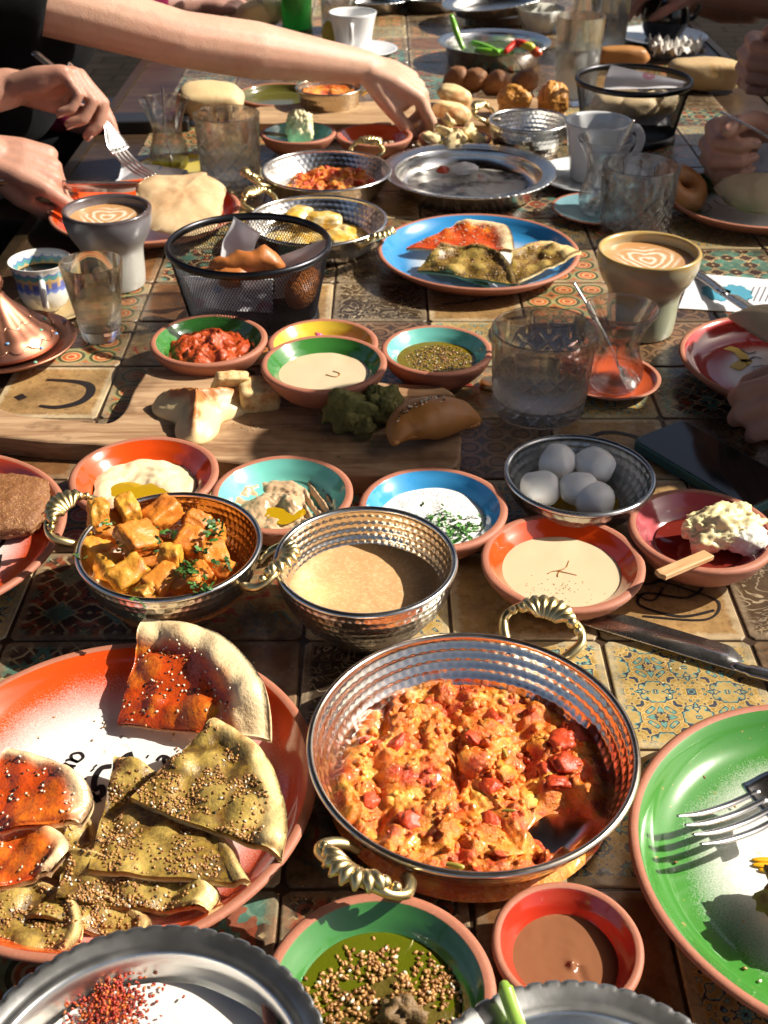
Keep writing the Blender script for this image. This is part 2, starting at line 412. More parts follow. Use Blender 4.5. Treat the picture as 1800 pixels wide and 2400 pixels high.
TX0, TX1, TY0, TY1 = -.505, .735, -.25, 3.62
dark_wood = m_wood((.03, .018, .011), (.06, .036, .02), 1.0, .3)
new('table_top', *box(TX0, TX1, TY0, TY1, -.045, -.0022), dark_wood, TABLE, smooth=False)
for x0, x1, y0, y1 in ((TX0 - .018, TX0 - .001, TY0, TY1), (TX1 + .001, TX1 + .018, TY0, TY1), (TX0 - .018, TX1 + .018, TY0 - .02, TY0 - .001), (TX0 - .018, TX1 + .018, TY1 + .001, TY1 + .02)):
    new('edge_trim', *box(x0, x1, y0, y1, -.05, .001), m_metal('edge_brass', (.25, .17, .09), .4), TABLE, smooth=False)
for x in (TX0 + .08, TX1 - .08):
    for y in (TY0 + .1, 1.7, TY1 - .1):
        new('leg', *box(x - .035, x + .035, y - .035, y + .035, -.75, -.046), dark_wood, TABLE, smooth=False)
PITCH = .118; HS = .0576
order = ['arabesque', 'chain', 'star', 'rosette', 'script', 'floral', 'arabesque', 'parchment', 'chain', 'star', 'rosette', 'script']
special = {}
def tkey(px, py):
    p = at(px, py); return (int(round((p.x - .113) / PITCH)), int(round((p.y - .638) / PITCH)))
for (px, py), k in (((1590, 1640), 'arabesque'), ((1240, 1470), 'parchment'), ((1560, 1440), 'parchment'), ((1100, 1440), 'ochre'), ((180, 960), 'parchment'), ((270, 870), 'rosette'), ((150, 800), 'rosette'), ((40, 960), 'ochre'),
        ((350, 800), 'floral'), ((700, 2100), 'star'), ((560, 2150), 'star'), ((640, 1420), 'floral'), ((700, 1520), 'ochre'), ((480, 700), 'ochre'), ((600, 760), 'rosette'), ((850, 740), 'script'), ((1230, 680), 'rosette'), ((1100, 700), 'parchment'),
        ((1700, 1000), 'chain'), ((1500, 980), 'parchment'), ((1230, 1100), 'chain'), ((120, 1480), 'star'), ((60, 1500), 'star'), ((1350, 1980), 'arabesque'), ((1400, 1850), 'arabesque'), ((1130, 2100), 'ochre'), ((30, 1110), 'ochre'), ((1780, 1430), 'script'),
        ((930, 100), 'rosette'), ((980, 70), 'rosette'), ((900, 60), 'rosette'), ((1000, 100), 'ochre'), ((960, 40), 'script'), ((760, 700), 'parchment'), ((330, 620), 'ochre'), ((1480, 1450), 'parchment'), ((1500, 1560), 'arabesque')):
    special.setdefault(tkey(px, py), k)
tiles = []
rt = random.Random(5)
nx0 = int(math.ceil((TX0 + HS - .113) / PITCH)); nx1 = int(math.floor((TX1 - HS - .113) / PITCH)); ny0 = int(math.ceil((TY0 + HS - .638) / PITCH)); ny1 = int(math.floor((TY1 - HS - .638) / PITCH))
for j in range(ny0, ny1 + 1):
    for i in range(nx0, nx1 + 1):
        x, y = .113 + i * PITCH, .638 + j * PITCH
        d = dep(y, 0); vis = abs(x / d * F_PX) < 1000 and d > .25
        sy = 1200 - F_PX * (y * ST - H * CT) / d
        tiles.append((not (vis and -80 < sy < 2520), d, i, j, x, y, special.get((i, j), order[(i * 5 + j * 7 + rt.randrange(12)) % 12])))
tiles.sort()
def tile_geo(s): return prism([(-HS + .004, -HS), (HS - .004, -HS), (HS, -HS + .004), (HS, HS - .004), (HS - .004, HS), (-HS + .004, HS), (-HS, HS - .004), (-HS, -HS + .004)], -.006, 0.0, .0009)
tmesh = {}
TILE = {}
rest = MB()
for n, (hid, d, i, j, x, y, k) in enumerate(tiles):
    if n < 290:
        if k not in tmesh:
            o = new('tile', *tile_geo(1), TM[k], TABLE, smooth=False); tmesh[k] = o.data
        else:
            o = bpy.data.objects.new('tile', tmesh[k]); COL.objects.link(o); o.parent = TABLE
        o.location = (x, y, rt.uniform(-.0007, 0)); o.rotation_euler = (0, 0, rt.uniform(-.012, .012)); TILE[(i, j)] = o
    else: rest.add([(a + x, b + y, c - .0005) for a, b, c in tile_geo(1)[0]], tile_geo(1)[1])
if rest.V: rest.build('tile_field', TM['ochre'], TABLE, smooth=False, kind='stuff')
def on_tile(px, py, strokes, name='calligraphy'):
    k = tkey(px, py)
    if k not in TILE: return
    mb = MB()
    for pts, wd in strokes: mb.add(*ribbon([(p.x, p.y) for p in catmull([(a, b, 0) for a, b in pts], 8)], wd, .0006))
    mb.build(name, ink, TILE[k], smooth=False)
# the arched letter with its diamond dot, and the looping script further right
on_tile(180, 960, [([(-.015, .026), (.018, .022), (.036, .012), (.040, -.008), (.032, -.026), (.012, -.036), (-.008, -.033)], [.004 + .006 * sin(pi * q / 48) for q in range(49)]), ([(-.037, -.010), (-.029, -.018)], .010)])
on_tile(1560, 1440, [([(-.04, .03), (-.01, .012), (.02, .028), (.038, .012), (.02, -.006), (-.012, 0), (-.02, -.016), (.01, -.03), (.04, -.022)], .0028), ([(.0, .018), (.026, .004), (.046, -.012), (.03, -.034), (-.02, -.03)], .0022), ([(-.03, .01), (-.01, -.01), (.004, .008)], .002)])
on_tile(1500, 980, [([(-.035, .01), (0, .03), (.034, .012), (.03, -.02), (-.01, -.03)], .006)])
on_tile(1100, 700, [([(-.04, -.01), (0, .0), (.03, .016), (.02, .03), (-.02, .026)], .004)])
on_tile(330, 620, [([(-.04, -.01), (0, .0), (.03, .016), (.02, .03), (-.02, .026)], .004)])

t = NT('terrace_paving'); br = t.n('TexBrick', 0, Vector=t.co(), Scale=2.2, Color1=(.020, .015, .012), Color2=(.014, .011, .009), Mortar=(.008, .006, .005)); 
c = t.mix(t.ramp(t.noise(5, 5), [(.4, 0), (.7, .6)]), br, (.010, .008, .006)); t.bump(br, .3, .01)
fl = new('ground', [(-60, -60, -.75), (60, -60, -.75), (60, 60, -.75), (-60, 60, -.75)], [(0, 1, 2, 3)], t.out(c, .95, spec=.05)); fl['kind'] = 'structure'
for nm, x, lab in (('bench', -.98, 'dark wooden bench along the side of the black-clad diners'), ('bench', 1.12, 'dark wooden bench along the side of the diner with a spoon')):
    b = thing(nm, lab, 'bench', (x, 1.7, -.75))
    for k in range(3): new('plank', *box(-.2 + k * .135, -.075 + k * .135, -1.6, 1.75, .41, .45), dark_wood, b, smooth=False)
    for y in (-1.4, 0, 1.5): new('leg', *box(-.17, .17, y - .03, y + .03, 0, .409), dark_wood, b, smooth=False)

# unseen canopy on a pole, added above the frame to block overhead sky
BLOCKER = thing('sky_blocker', 'unseen dark brown square canopy added above the table to block sky light', 'sky_blocker', (-1.75, -.4, -.75))
pc = m_cloth('sky_blocker_canvas', (.045, .03, .022)); V = []; Fc = []; n = 12; Cx, Cy, hx, hy = 1.35, 1.55, 1.55, 2.3
for i in range(n + 1):
    for j in range(n + 1):
        u, v = i / n * 2 - 1, j / n * 2 - 1; e = max(abs(u), abs(v)); V.append((Cx + u * hx, Cy + v * hy, 2.45 + .42 * (1 - e)))
for i in range(n):
    for j in range(n): a = i * (n + 1) + j; Fc.append((a, a + n + 1, a + n + 2, a + 1))
new('canopy', V, Fc, pc, BLOCKER, smooth=False)
new('pole', *tube([(0, 0, .05), (0, 0, 2.95)], .035, 16), dark_wood, BLOCKER)
new('arm', *tube([(0, 0, 2.93), (Cx, Cy, 2.95), (Cx, Cy, 2.85)], .028, 12), dark_wood, BLOCKER)
for sx in (-1, 0, 1):
    for sy in (-1, 0, 1):
        if sx or sy: new('rib', *tube([(Cx, Cy, 2.83), (Cx + sx * hx, Cy + sy * hy, 2.44)], .012, 8), dark_wood, BLOCKER)
new('base', *box(-.3, .3, -.3, .3, 0, .09), m_plain('base_stone', (.12, .11, .10), .8), BLOCKER, smooth=False)
# ---------------------------------------------------------------- tableware builders
def wob(seed, amp):
    "hand-made wobble of a lathe radius"
    def fn(i, a, r, z):
        k = 1 + amp * mn.noise(Vec((cos(a) * 1.3 + seed, sin(a) * 1.3, z * 6)))
        return r * k, z + (amp * .25 * mn.noise(Vec((cos(a) + seed * 3, sin(a), 4.1))) * r if i > 1 else 0)
    return fn
def clay_bowl(label, x0, x1, ytop, rimz, glaze, base=0.0, name='clay_bowl', cat='bowl', group='glazed clay bowls of spreads', foot=.5, seed=None, deep=.013):
    X, Y, R = circ(x0, x1, ytop, rimz * .84 + base); h = rimz; seed = seed or x0
    o = thing(name, label, cat, (X, Y, base), (x0 * .37) % 6.28, group)
    e = .0068 * min(1, R / .06)
    h = h * .84
    P = [(0, .0012), (foot * R * .9, .0012), (foot * R * .94, 0), (foot * R, .001), (foot * R * 1.03, .004), (.72 * R, .25 * h), (.88 * R, .52 * h), (.97 * R, .78 * h), (R, .9 * h), (R * 1.0, .955 * h), (R - e * .25, h - .0004), (R - e * .6, h), (R - e, h - .0009)]
    new('clay_body', *lathe(P, 72, wob(seed, .012)), m_terracotta(), o)
    Q = [(R - e + .0003, h - .0007), (R - e * 1.15, h - .002), (.93 * R - e, h - .0065), (.84 * R - e, h - .0105), (.70 * R, h - .0165), (.5 * R, h - .0205), (.2 * R, h - .022), (0, h - .0225)]
    new('glaze', *lathe(Q, 72, wob(seed, .012)), m_glaze(glaze), o)
    return o, R, h
def clay_plate(label, X, Y, R, h, col, w=(.55, .72), base=0.0, name='clay_plate', group='glazed clay plates', seed=1.0, white=True):
    o = thing(name, label, 'plate', (X, Y, base), seed * .9, group)
    e = .0066
    P = [(0, .0012), (.6 * R, .0012), (.62 * R, 0), (.66 * R, .001), (.68 * R, .004), (.82 * R, .3 * h), (.93 * R, .66 * h), (.99 * R, .86 * h), (R, .93 * h), (R - e * .3, h - .0004), (R - e * .65, h), (R - e, h - .001)]
    new('clay_body', *lathe(P, 112, wob(seed, .007)), m_terracotta(), o)
    Q = [(R - e + .0003, h - .0008), (R - e * 1.2, h - .002), (.93 * R - e * .5, .76 * h), (.86 * R, .5 * h), (.78 * R, .34 * h), (.68 * R, .29 * h), (.45 * R, .27 * h), (.2 * R, .265 * h), (0, .265 * h)]
    new('glaze', *lathe(Q, 112, wob(seed, .007)), m_spray(col, R, *w) if white else m_glaze(col), o)
    return o
def handle_mesh(s=1.0, lift=.5):
    "cast brass shell handle: y points outwards, x along the rim, starts at y = 0"
    path = catmull([(.016, -.002, -.004), (.021, .003, .001), (.026, .010, .004), (.029, .019, .006), (.024, .028, .009), (.014, .031, .011), (.0, .033, .012), (-.014, .031, .011), (-.024, .028, .009), (-.029, .019, .006), (-.026, .010, .004), (-.021, .003, .001), (-.016, -.002, -.004)], 5)
    n = len(path); rad = [.0026 + .0012 * abs(sin(3 * pi * i / n)) for i in range(n)]
    mb = MB().add(*tube(path, rad, 8))
    for k in range(7):
        a = (k - 3) * .36
        p0 = Vec((sin(a) * .008, .024 + cos(a) * .002, .012)); p1 = Vec((sin(a) * .0195, .022 + cos(a) * .0165, .0150)); p2 = Vec((sin(a) * .0225, .021 + cos(a) * .0200, .0115))
        mb.add(*tube([p0, (p0 + p1) / 2 + Vec((0, 0, .002)), p1, p2], [.0018, .0030, .0043, .0018], 7, round_=True))
    for sx in (-1, 1):
        for q, r in (((.0185, .0268, .0135), .0042), ((.0245, .0235, .011), .0034)): mb.add(xf(ico(2)[0], Matrix.Translation((q[0] * sx, q[1], q[2])) @ Matrix.Scale(r, 4)), ico(2)[1])
    M = Matrix.Rotation(radians(25) * lift, 4, 'X') @ Matrix.Scale(s, 4)
    mb.V = xf(mb.V, M); return mb
def hammered(R, h, base_r, rows, nd, amp, inner=True, seg=None):
    "profile wall with rows of domed hammer marks"
    seg = seg or min(320, nd * 5); N = rows * 6
    pr = []
    for i in range(N + 1):
        t = i / N; r = base_r + (R - base_r) * (sin(t * pi / 2) ** .85 if base_r < .75 * R else t ** .8); pr.append((r, .006 + (h - .009) * t))
    def fn(i, a, r, z):
        if i == 0 or i >= N: return r, z
        row = (i / 6.0); k = int(row); fy = (row - k) * 2 - 1
        ph = a * nd / (2 * pi) + (k % 2) * .5; fx = (ph - math.floor(ph)) * 2 - 1
        d = max(0, 1 - fx * fx) * max(0, 1 - fy * fy)
        return r + amp * (d if inner else -d), z
    return pr, fn, seg
def metal_bowl(label, x0, x1, ytop, rimz, base=0.0, name='metal_bowl', rows=6, nd=56, foot=.55, handles=(), mat=None, matin=None, group=None, cat='bowl', amp=.0006, inrows=True, hs=1.0, floor_z=.003, X=None, Y=None, R=None):
    if R is None: X, Y, R = circ(x0, x1, ytop, rimz + base)
    h = rimz; o = thing(name, label, cat, (X, Y, base), 0, group)
    m1 = mat or STEEL(); m2 = matin or m1
    pr, fn, seg = hammered(R - .001, h, foot * R, rows, nd, amp, False)
    P = [(0, .0005), (foot * R * .8, .0005), (foot * R * .97, 0.0015)] + pr
    new('outer_wall', *lathe(P, seg, lambda i, a, r, z: fn(i - 3, a, r, z) if i >= 3 else (r, z)), m1, o)
    pr, fn, seg = hammered(R - .0035, h, foot * R * .98, rows, nd, amp, True)
    pr = [(r, z + floor_z * (1 - i / len(pr))) for i, (r, z) in enumerate(pr)]
    P = [(0, floor_z + .003), (foot * R * .9, floor_z + .003)] + pr
    new('inner_wall', *lathe(P, seg, lambda i, a, r, z: fn(i - 2, a, r, z) if i >= 2 else (r, z)), m2, o)
    ring = [(R - .002 + .0026 * cos(q * pi / 4), h - .0022 + .0026 * sin(q * pi / 4)) for q in range(8)]
    new('rolled_rim', *lathe(ring, 96, closed=True), m1, o)
    for ang in handles:
        hb = handle_mesh(hs); hd = hb.build('handle', BRASS(), o)
        hd.location = ((R - .001) * cos(ang), (R - .001) * sin(ang), h - .010); hd.rotation_euler = (0, 0, ang - pi / 2)
        for s in (-1, 1):
            V, Fc = lump((.0013, .0036, .0036), 1, 0, 1, 2); a2 = ang + s * .0165 * hs / R
            rv = new('rivet', V, Fc, TIN(), o); rv.location = ((R - .0045 - (R - foot * R) * .10) * cos(a2), (R - .0045 - (R - foot * R) * .10) * sin(a2), h - .013); rv.rotation_euler = (0, 0, a2)
    return o, R, h
def steel_tray(label, X, Y, R, h, base=0.0, scal=64, wide=.2, name='steel_plate', mat=None):
    o = thing(name, label, 'plate', (X, Y, base), .3, 'fluted steel plates'); m = mat or STEEL_D()
    r1 = R * (1 - wide)
    P = [(0, .001), (r1 * .86, .001), (r1 * .95, .004), (r1, h * .72), (r1 + .004, h * .86), (R * .94, h * .93), (R - .003, h), (R, h - .0015), (R - .003, h - .0022), (r1 + .006, h * .82 - .001), (r1 - .0015, h * .66), (r1 * .93, .0062), (r1 * .84, .003), (0, .003)]
    P = [(0, 0)] + [(r, z) for r, z in P[1:6]] + [(R, h - .0016), (R, h)] + [(R * .985, h * 1.0), (R * .955, h * .985), (r1 + .006, h * .93), (r1 + .0035, h * .90), (r1 + .001, h * .91), (r1 - .001, h * .86), (r1 * .985, h * .62), (r1 * .95, .006), (r1 * .88, .0035), (0, .0033)]
    def fn(i, a, r, z):
        if 6 <= i <= 7:
            q = abs(sin(a * scal / 2)); return r - .0011 * (1 - q) ** 3, z - .0013 * (1 - q) ** 3
        return r, z
    new('tray', *lathe(P, scal * 6, fn), m, o)
    return o, r1
def tumbler(label, X, Y, R, h, water=.0, base=0.0, cuts=14, rb=None, group='cut crystal tumblers'):
    o = thing('crystal_tumbler', label, 'glass', (X, Y, base), .2, group); rb = rb or R * .9
    N = 72; P = []
    for i in range(N + 1):
        t = i / N; P.append((rb + (R - rb) * t, .0006 + (h - .002) * t))
    def fn(i, a, r, z):
        if i < 1 or i > N: return r, z
        t = (z - .004) / h; u = a * cuts / (2 * pi); g = 0
        if 0.03 < t < .70:
            k = t * h * cuts / (2 * pi * R) * 1.0
            for s in (-1, 1):
                f = (u + s * k); f = abs(f - math.floor(f) - .5)          # 0 at the groove
                g = max(g, max(0, 1 - f / .11) * (1 if t < .52 else max(0, (.70 - t) / .18)))
                f2 = (u * 2 + s * k * 2 + .5); f2 = abs(f2 - math.floor(f2) - .5); g = max(g, .45 * max(0, 1 - f2 / .10) * (1 if t < .46 else 0))
        if .60 < t < .86:                                                   # leaf cuts under the lip
            f = abs(u - math.floor(u) - .5); q = 1 - ((t - .73) / .12) ** 2
            if q > 0: g = max(g, .8 * max(0, q - (f / .13) ** 2))
        return r - .0034 * g, z
    out = P; T = .0030
    prof = [(0, 0.0004), (rb * .82, .0004), (rb * .95, 0)] + out + [(R - .0006, h - .0004), (R - T * .5, h), (R - T + .0005, h - .0005), (R - T, h - .002), (rb - T * 1.05 + .0005, .016), (rb * .8, .0125), (0, .012)]
    new('glass_wall', *lathe(prof, cuts * 16, lambda i, a, r, z: fn(i - 3, a, r, z) if 3 <= i < 3 + N else (r, z)), m_crystal(), o)
    if water:
        rw = lambda z: rb - T + (R - rb) * z / h + .0004
        V, Fc = lathe([(0, .0122), (rb * .78, .0127), (rw(.018), .0175), (rw(water), water), (rw(water) - .0015, water - .0008), (0, water - .0008)], 64)
        tag(new('water', V, Fc, m_water(), loc=(X, Y, base)), 'clear water in ' + label, 'water')
    return o
def tea_glass(label, X, Y, R, h, base=0.0, group='tulip tea glasses'):
    o = thing('tea_glass', label, 'glass', (X, Y, base), 0, group)
    pr = [(.60, 0), (.66, .03), (.74, .10), (.78, .19), (.74, .30), (.63, .43), (.585, .53), (.60, .63), (.70, .76), (.84, .88), (.97, .97), (1.0, 1.0)]
    pr = [(p.x, p.y) for p in catmull([(a, b, 0) for a, b in pr], 4)]
    P = [(0, 0.0003)] + [(a * R, .0002 + b * h) for a, b in pr]
    Q = [((a * R - .0016), b * h + (.0 if b > .1 else (1 - b / .1) * .007)) for a, b in pr][::-1]
    new('glass_wall', *lathe(P + [(R - .0004, h + .0007), (R - .0012, h + .0007)] + Q + [(0, .0068)], 64), m_crystal(), o)
    new('glass_foot', *lathe([(0, .001), (.585 * R, .001), (.64 * R, .004), (.57 * R, .0066), (0, .0064)], 48), m_glass(), o)
    return o
def saucer(label, X, Y, R, h, col, clay=True, base=0.0, cat='saucer'):
    o = thing('saucer', label, cat, (X, Y, base), .5, 'saucers under the glasses and cups')
    P = [(0, .0008), (.55 * R, 0), (.6 * R, .001), (.85 * R, .45 * h), (R, .92 * h), (R - .001, h), (R - .0045, h - .0006)]
    Q = [(R - .0045, h - .0006), (.84 * R, .62 * h), (.6 * R, .4 * h), (.5 * R, .32 * h), (0, .3 * h)]
    if clay:
        new('clay_body', *lathe(P, 72, wob(X * 9, .006)), m_terracotta(), o); new('glaze', *lathe(Q, 72, wob(X * 9, .006)), m_glaze(col, .5), o)
    else: new('dish', *lathe(P + Q[1:], 72), m_porcelain(col), o)
    return o
def spoon_mesh(L=.13, s=1.0):
    mb = MB(); P = [(0, 0, 0), (.02, 0, .0015), (.06, 0, .004), (.09, 0, .003), (L - .03, 0, 0)]
    mb.add(*tube(catmull(P, 6), [.0032 - .0014 * (i / 24) for i in range(25)], 8, .45))
    V, Fc = ico(2); 
    mb.add([(L - .016 + v.x * .016, v.y * .0105, -.0015 + (v.z * .001 + .004 * (v.x * v.x + v.y * v.y))) for v in V], Fc)
    return mb
def knife_mesh(L=.21, blade=.115, w_=.019):
    mb = MB(); n = 26; top = []; 
    prof = []
    for i in range(n + 1):
        t = i / n; x = t * blade
        yb = -.008 * 0; y1 = w_ * (1 - max(0, (t - .72) / .28) ** 2.2) * (1 if t > .09 else .62 + t * 4.2)
        prof.append((x, -.002, y1 - .002))
    V = []; Fc = []
    for x, a, b in prof: V += [(x, a, .0022), (x, b, .0008), (x, b, .0004), (x, a, -.0002)]
    for i in range(n):
        for j in range(4): k = (j + 1) % 4; Fc.append((i * 4 + j, i * 4 + k, i * 4 + 4 + k, i * 4 + 4 + j))
    Fc += [(3, 2, 1, 0), tuple(n * 4 + j for j in range(4))]
    mb.add(V, Fc, 0)
    hp = catmull([(.002, .003, .0015), (-.008, .002, .002), (-.02, .003, .0025), (-.05, .004, .003), (-(L - blade) + .004, .004, .003)], 5)
    mb.add(*tube(hp, [.0052 if i < 5 else .006 + .0022 * i / len(hp) for i in range(len(hp))], 10, .5, round_=True), 0)
    return mb
def fork_mesh(tine=.045):
    mb = MB()
    for k in range(4):
        y = (k - 1.5) * .0062
        p = catmull([(0, y, .0105), (tine * .35, y, .0045), (tine * .75, y, .002), (tine + .006, y * .95, .0035)], 6)
        mb.add(*tube(p, [.0007 + .0012 * min(1, i / 6) for i in range(len(p))], 6, .62))
    V = []; Fc = []; n = 16
    for i in range(n + 1):
        t = i / n; x = tine + t * .036; wd = .0116 * (1 - sstep(.25, 1, t)) + .0036; zz = .0032 + .012 * sstep(.1, 1, t)
        for j in range(9):
            u = j / 4 - 1; V.append((x, u * wd, zz + .0022 * u * u))
        for j in range(9):
            u = 1 - j / 4; V.append((x, u * wd, zz + .0022 * u * u - .0018))
    m = 18
    for i in range(n):
        for j in range(m): k = (j + 1) % m; Fc.append((i * m + j, i * m + k, (i + 1) * m + k, (i + 1) * m + j))
    Fc += [tuple(range(m - 1, -1, -1)), tuple(n * m + j for j in range(m))]
    mb.add(V, Fc)
    p = catmull([(tine + .034, 0, .0145), (tine + .06, 0, .020), (tine + .10, 0, .019), (tine + .145, 0, .012)], 6)
    mb.add(*tube(p, [.0034 + .0034 * i / len(p) for i in range(len(p))], 8, .42, round_=True))
    return mb
def cup(label, X, Y, R, h, rb, col, liquid, prof=None, base=0.0, name='cup', mat=None, wall=.004, seg=72, fill=.9, rimcol=None):
    o = thing(name, label, 'cup', (X, Y, base), 0)
    pr = prof or [(rb / R, 0), (rb / R * 1.04, .04), (.80, .4), (.95, .75), (1, 1)]
    pr = [(p.x, p.y) for p in catmull([(a, b, 0) for a, b in pr], 6)]
    P = [(0, .0015), (pr[0][0] * R * .9, .0015), (pr[0][0] * R * .95, 0)] + [(a * R, .0005 + b * h) for a, b in pr]
    Q = [(a * R - wall, max(b * h, .006)) for a, b in pr if b < .985][::-1]
    new('cup_wall', *lathe(P + [(R - wall * .3, h + wall * .3), (R - wall * .8, h + wall * .15)] + Q + [(0, .0055)], seg), mat or m_porcelain(col), o)
    if liquid:
        zf = h * fill; rr = 0
        for (a, b), (a2, b2) in zip(pr, pr[1:]):
            if b <= fill <= b2: rr = (a + (a2 - a) * (fill - b) / max(1e-6, b2 - b)) * R
        V, Fc = lathe([(rr - wall + .0006, zf), (rr - wall - .001, zf - .0006), (rr * .5, zf - .0004), (0, zf - .0003)], 64)
        tag(new('coffee', V, Fc, liquid, loc=(X, Y, base)), liquid['lab'], 'coffee')
    return o
def mesh_basket(label, x0, x1, ytop, rimz, rbot=.78, n=150, cells=26):
    X, Y, R = circ(x0, x1, ytop, rimz); o = thing('wire_basket', label, 'basket', (X, Y, 0), 0, 'black wire mesh bread baskets')
    blk = m_metal('black_wire', (.05, .05, .055), .35); rb = R * rbot; h = rimz - .003
    mb = MB()
    def pt(a, t): r = rb + (R - .002 - rb) * t; return Vec((r * cos(a), r * sin(a), .012 + (h - .012) * t))
    V = []; Fc = []; st = 2 * pi / n; wd = .00042
    for sgn in (-1, 1):
        for k in range(n):
            row = []
            S = 14
            for i in range(S + 1):
                t = i / S; a = st * k + sgn * st * cells * .5 * t; p = pt(a, t)
                tg = (pt(a + sgn * .01 * st * cells * .5, min(1, t + .01)) - p); nrm = Vec((cos(a), sin(a), -.2)).normalized(); sd = tg.normalized().cross(nrm) if tg.length > 0 else Vec((0, 0, 1))
                b = len(V); off = nrm * (.0002 * sgn)
                V += [p + sd * wd + off, p - sd * wd + off, p + nrm * .0006 + off]; row.append(b)
            for i in range(S):
                a0, b0 = row[i], row[i + 1]
                for j in range(3): kk = (j + 1) % 3; Fc.append((a0 + j, a0 + kk, b0 + kk, b0 + j))
    new('wire_mesh', V, Fc, blk, o)
    V, Fc = lathe([(R - .002 + .0034 * cos(q * pi / 6), h + .005 * sin(q * pi / 6)) for q in range(12)], 96, closed=True); new('rim', V, Fc, blk, o)
    V, Fc = lathe([(0, 0), (rb + .002, 0), (rb + .0035, .002), (rb + .002, .013), (rb - .001, .013), (rb - .002, .003), (0, .003)], 96); new('base', V, Fc, blk, o)
    return o, X, Y, R, h
def napkin(label, pts, zs, bend=.02, n=18, marks=None, name='napkin'):
    "folded paper: pts are its four corners in pixels with heights"
    C4 = [at(p[0], p[1], z) for p, z in zip(pts, zs)]; V = []; Fc = []
    nrm = (C4[1] - C4[0]).cross(C4[3] - C4[0]).normalized()
    for s in (0, 1):
        for i in range(n + 1):
            for j in range(n + 1):
                u, v = i / n, j / n
                p = C4[0].lerp(C4[1], u).lerp(C4[3].lerp(C4[2], u), v)
                p = p + nrm * (bend * sin(pi * u) * .5 + .003 * mn.noise(Vec((u * 3, v * 3, pts[0][0])))) - nrm * s * .0012
                V.append(p)
    m = n + 1
    for i in range(n):
        for j in range(n): a = i * m + j; Fc.append((a, a + m, a + m + 1, a + 1)); b = a + m * m; Fc.append((b, b + 1, b + m + 1, b + m))
    e = [i * m for i in range(m)] + [n * m + j for j in range(1, m)] + [i * m + n for i in range(n - 1, -1, -1)] + [j for j in range(n - 1, 0, -1)]
    for q in range(len(e)): a, b = e[q], e[(q + 1) % len(e)]; Fc.append((a, b, b + m * m, a + m * m))
    t = NT('napkin_paper'); c = t.mix(t.noise(50, 3), (.74, .73, .76), (.82, .81, .83)); v = t.voro(28, 'F1')
    ring = t.ramp(v, [(.28, 0), (.30, .55), (.40, .55), (.42, 0)], 'CONSTANT'); sel = t.ramp(t.noise(22, 1), [(.52, 0), (.54, 1)])
    c = t.mix(t.math('MULTIPLY', ring, sel), c, t.mix(t.ramp(t.noise(18, 0), [(.5, 0), (.52, 1)]), (.62, .2, .3), (.15, .3, .6)))
    t.bump(t.noise(300, 2), .2, .0005)
    t.out(c, .8, spec=.2); nt = t.t; tl = nt.nodes.new('ShaderNodeBsdfTranslucent'); nt.links.new(c, tl.inputs[0]); mx = nt.nodes.new('ShaderNodeMixShader'); mx.inputs[0].default_value = .42
    nt.links.new(t.b.outputs[0], mx.inputs[1]); nt.links.new(tl.outputs[0], mx.inputs[2]); nt.links.new(mx.outputs[0], nt.nodes['Material Output'].inputs[0])
    return tag(new(name, V, Fc, t.m), label, 'napkin')

# ---------------------------------------------------------------- food helpers
def food(name, label, cat, V, Fc, mat, loc=(0, 0, 0), rot=(0, 0, 0), group=None, **k):
    o = new(name, V, Fc, mat, **k); o.location = loc; o.rotation_euler = rot; return tag(o, label, cat, group)
SEED_M = lambda: [m_plain('seed_tan', (.44, .23, .075), .35), m_plain('seed_white', (.70, .62, .46), .45), m_plain('seed_black', (.02, .017, .015), .4), m_plain('seed_brown', (.24, .105, .03), .35)]
_sv = [Vec((-1, 0, 0)), Vec((-.4, .55, 0)), Vec((-.4, -.55, 0)), Vec((-.3, 0, .45)), Vec((.35, .62, 0)), Vec((.35, -.62, 0)), Vec((.4, 0, .55)), Vec((1, 0, .1)), Vec((0, 0, -.35))]
_sf = [(0, 3, 1), (0, 2, 3), (1, 3, 6, 4), (3, 2, 5, 6), (4, 6, 7), (6, 5, 7), (0, 1, 8), (0, 8, 2), (1, 4, 8), (2, 8, 5), (4, 7, 8), (5, 8, 7)]
def seeds(parent, pts, size, weights, seed=1, name='sesame_seeds', mats=None):
    rd = random.Random(seed); mb = MB()
    for p, nrm in pts:
        q = Vec(nrm).to_track_quat('Z', 'Y').to_matrix().to_4x4(); s = size * rd.uniform(.8, 1.2)
        M = Matrix.Translation(Vec(p) + Vec(nrm) * s * .22) @ q @ Matrix.Rotation(rd.uniform(0, 6.28), 4, 'Z') @ Matrix.Rotation(rd.uniform(-.35, .35), 4, 'Y') @ Matrix.Scale(s, 4)
        mb.add(xf(_sv, M), _sf, rd.choices(range(4), weights)[0])
    return mb.build(name, mats or SEED_M(), parent, kind='stuff')
def leaf_bits(parent, pts, size, col=(.06, .17, .03), seed=1, name='chopped_herbs'):
    rd = random.Random(seed); mb = MB()
    for p in pts:
        s = size * rd.uniform(.5, 1.3); M = rotm(rd.uniform(-.9, .9), rd.uniform(-.9, .9), rd.uniform(0, 6.3), p)
        V = [(-1, 0, 0), (-.4, .5, .15), (.1, .32, .1), (.6, .5, .25), (1, 0, .05), (.5, -.45, .2), (.05, -.3, .1), (-.5, -.5, .1), (0, 0, .22)]
        mb.add(xf([Vec(v) * s for v in V], M), [(i, (i + 1) % 8, 8) for i in range(8)], rd.randrange(2))
    return mb.build(name, [m_plain('herb_green', col, .45), m_plain('herb_light', hsv(col, 1.9), .45)], parent, kind='stuff', smooth=False)
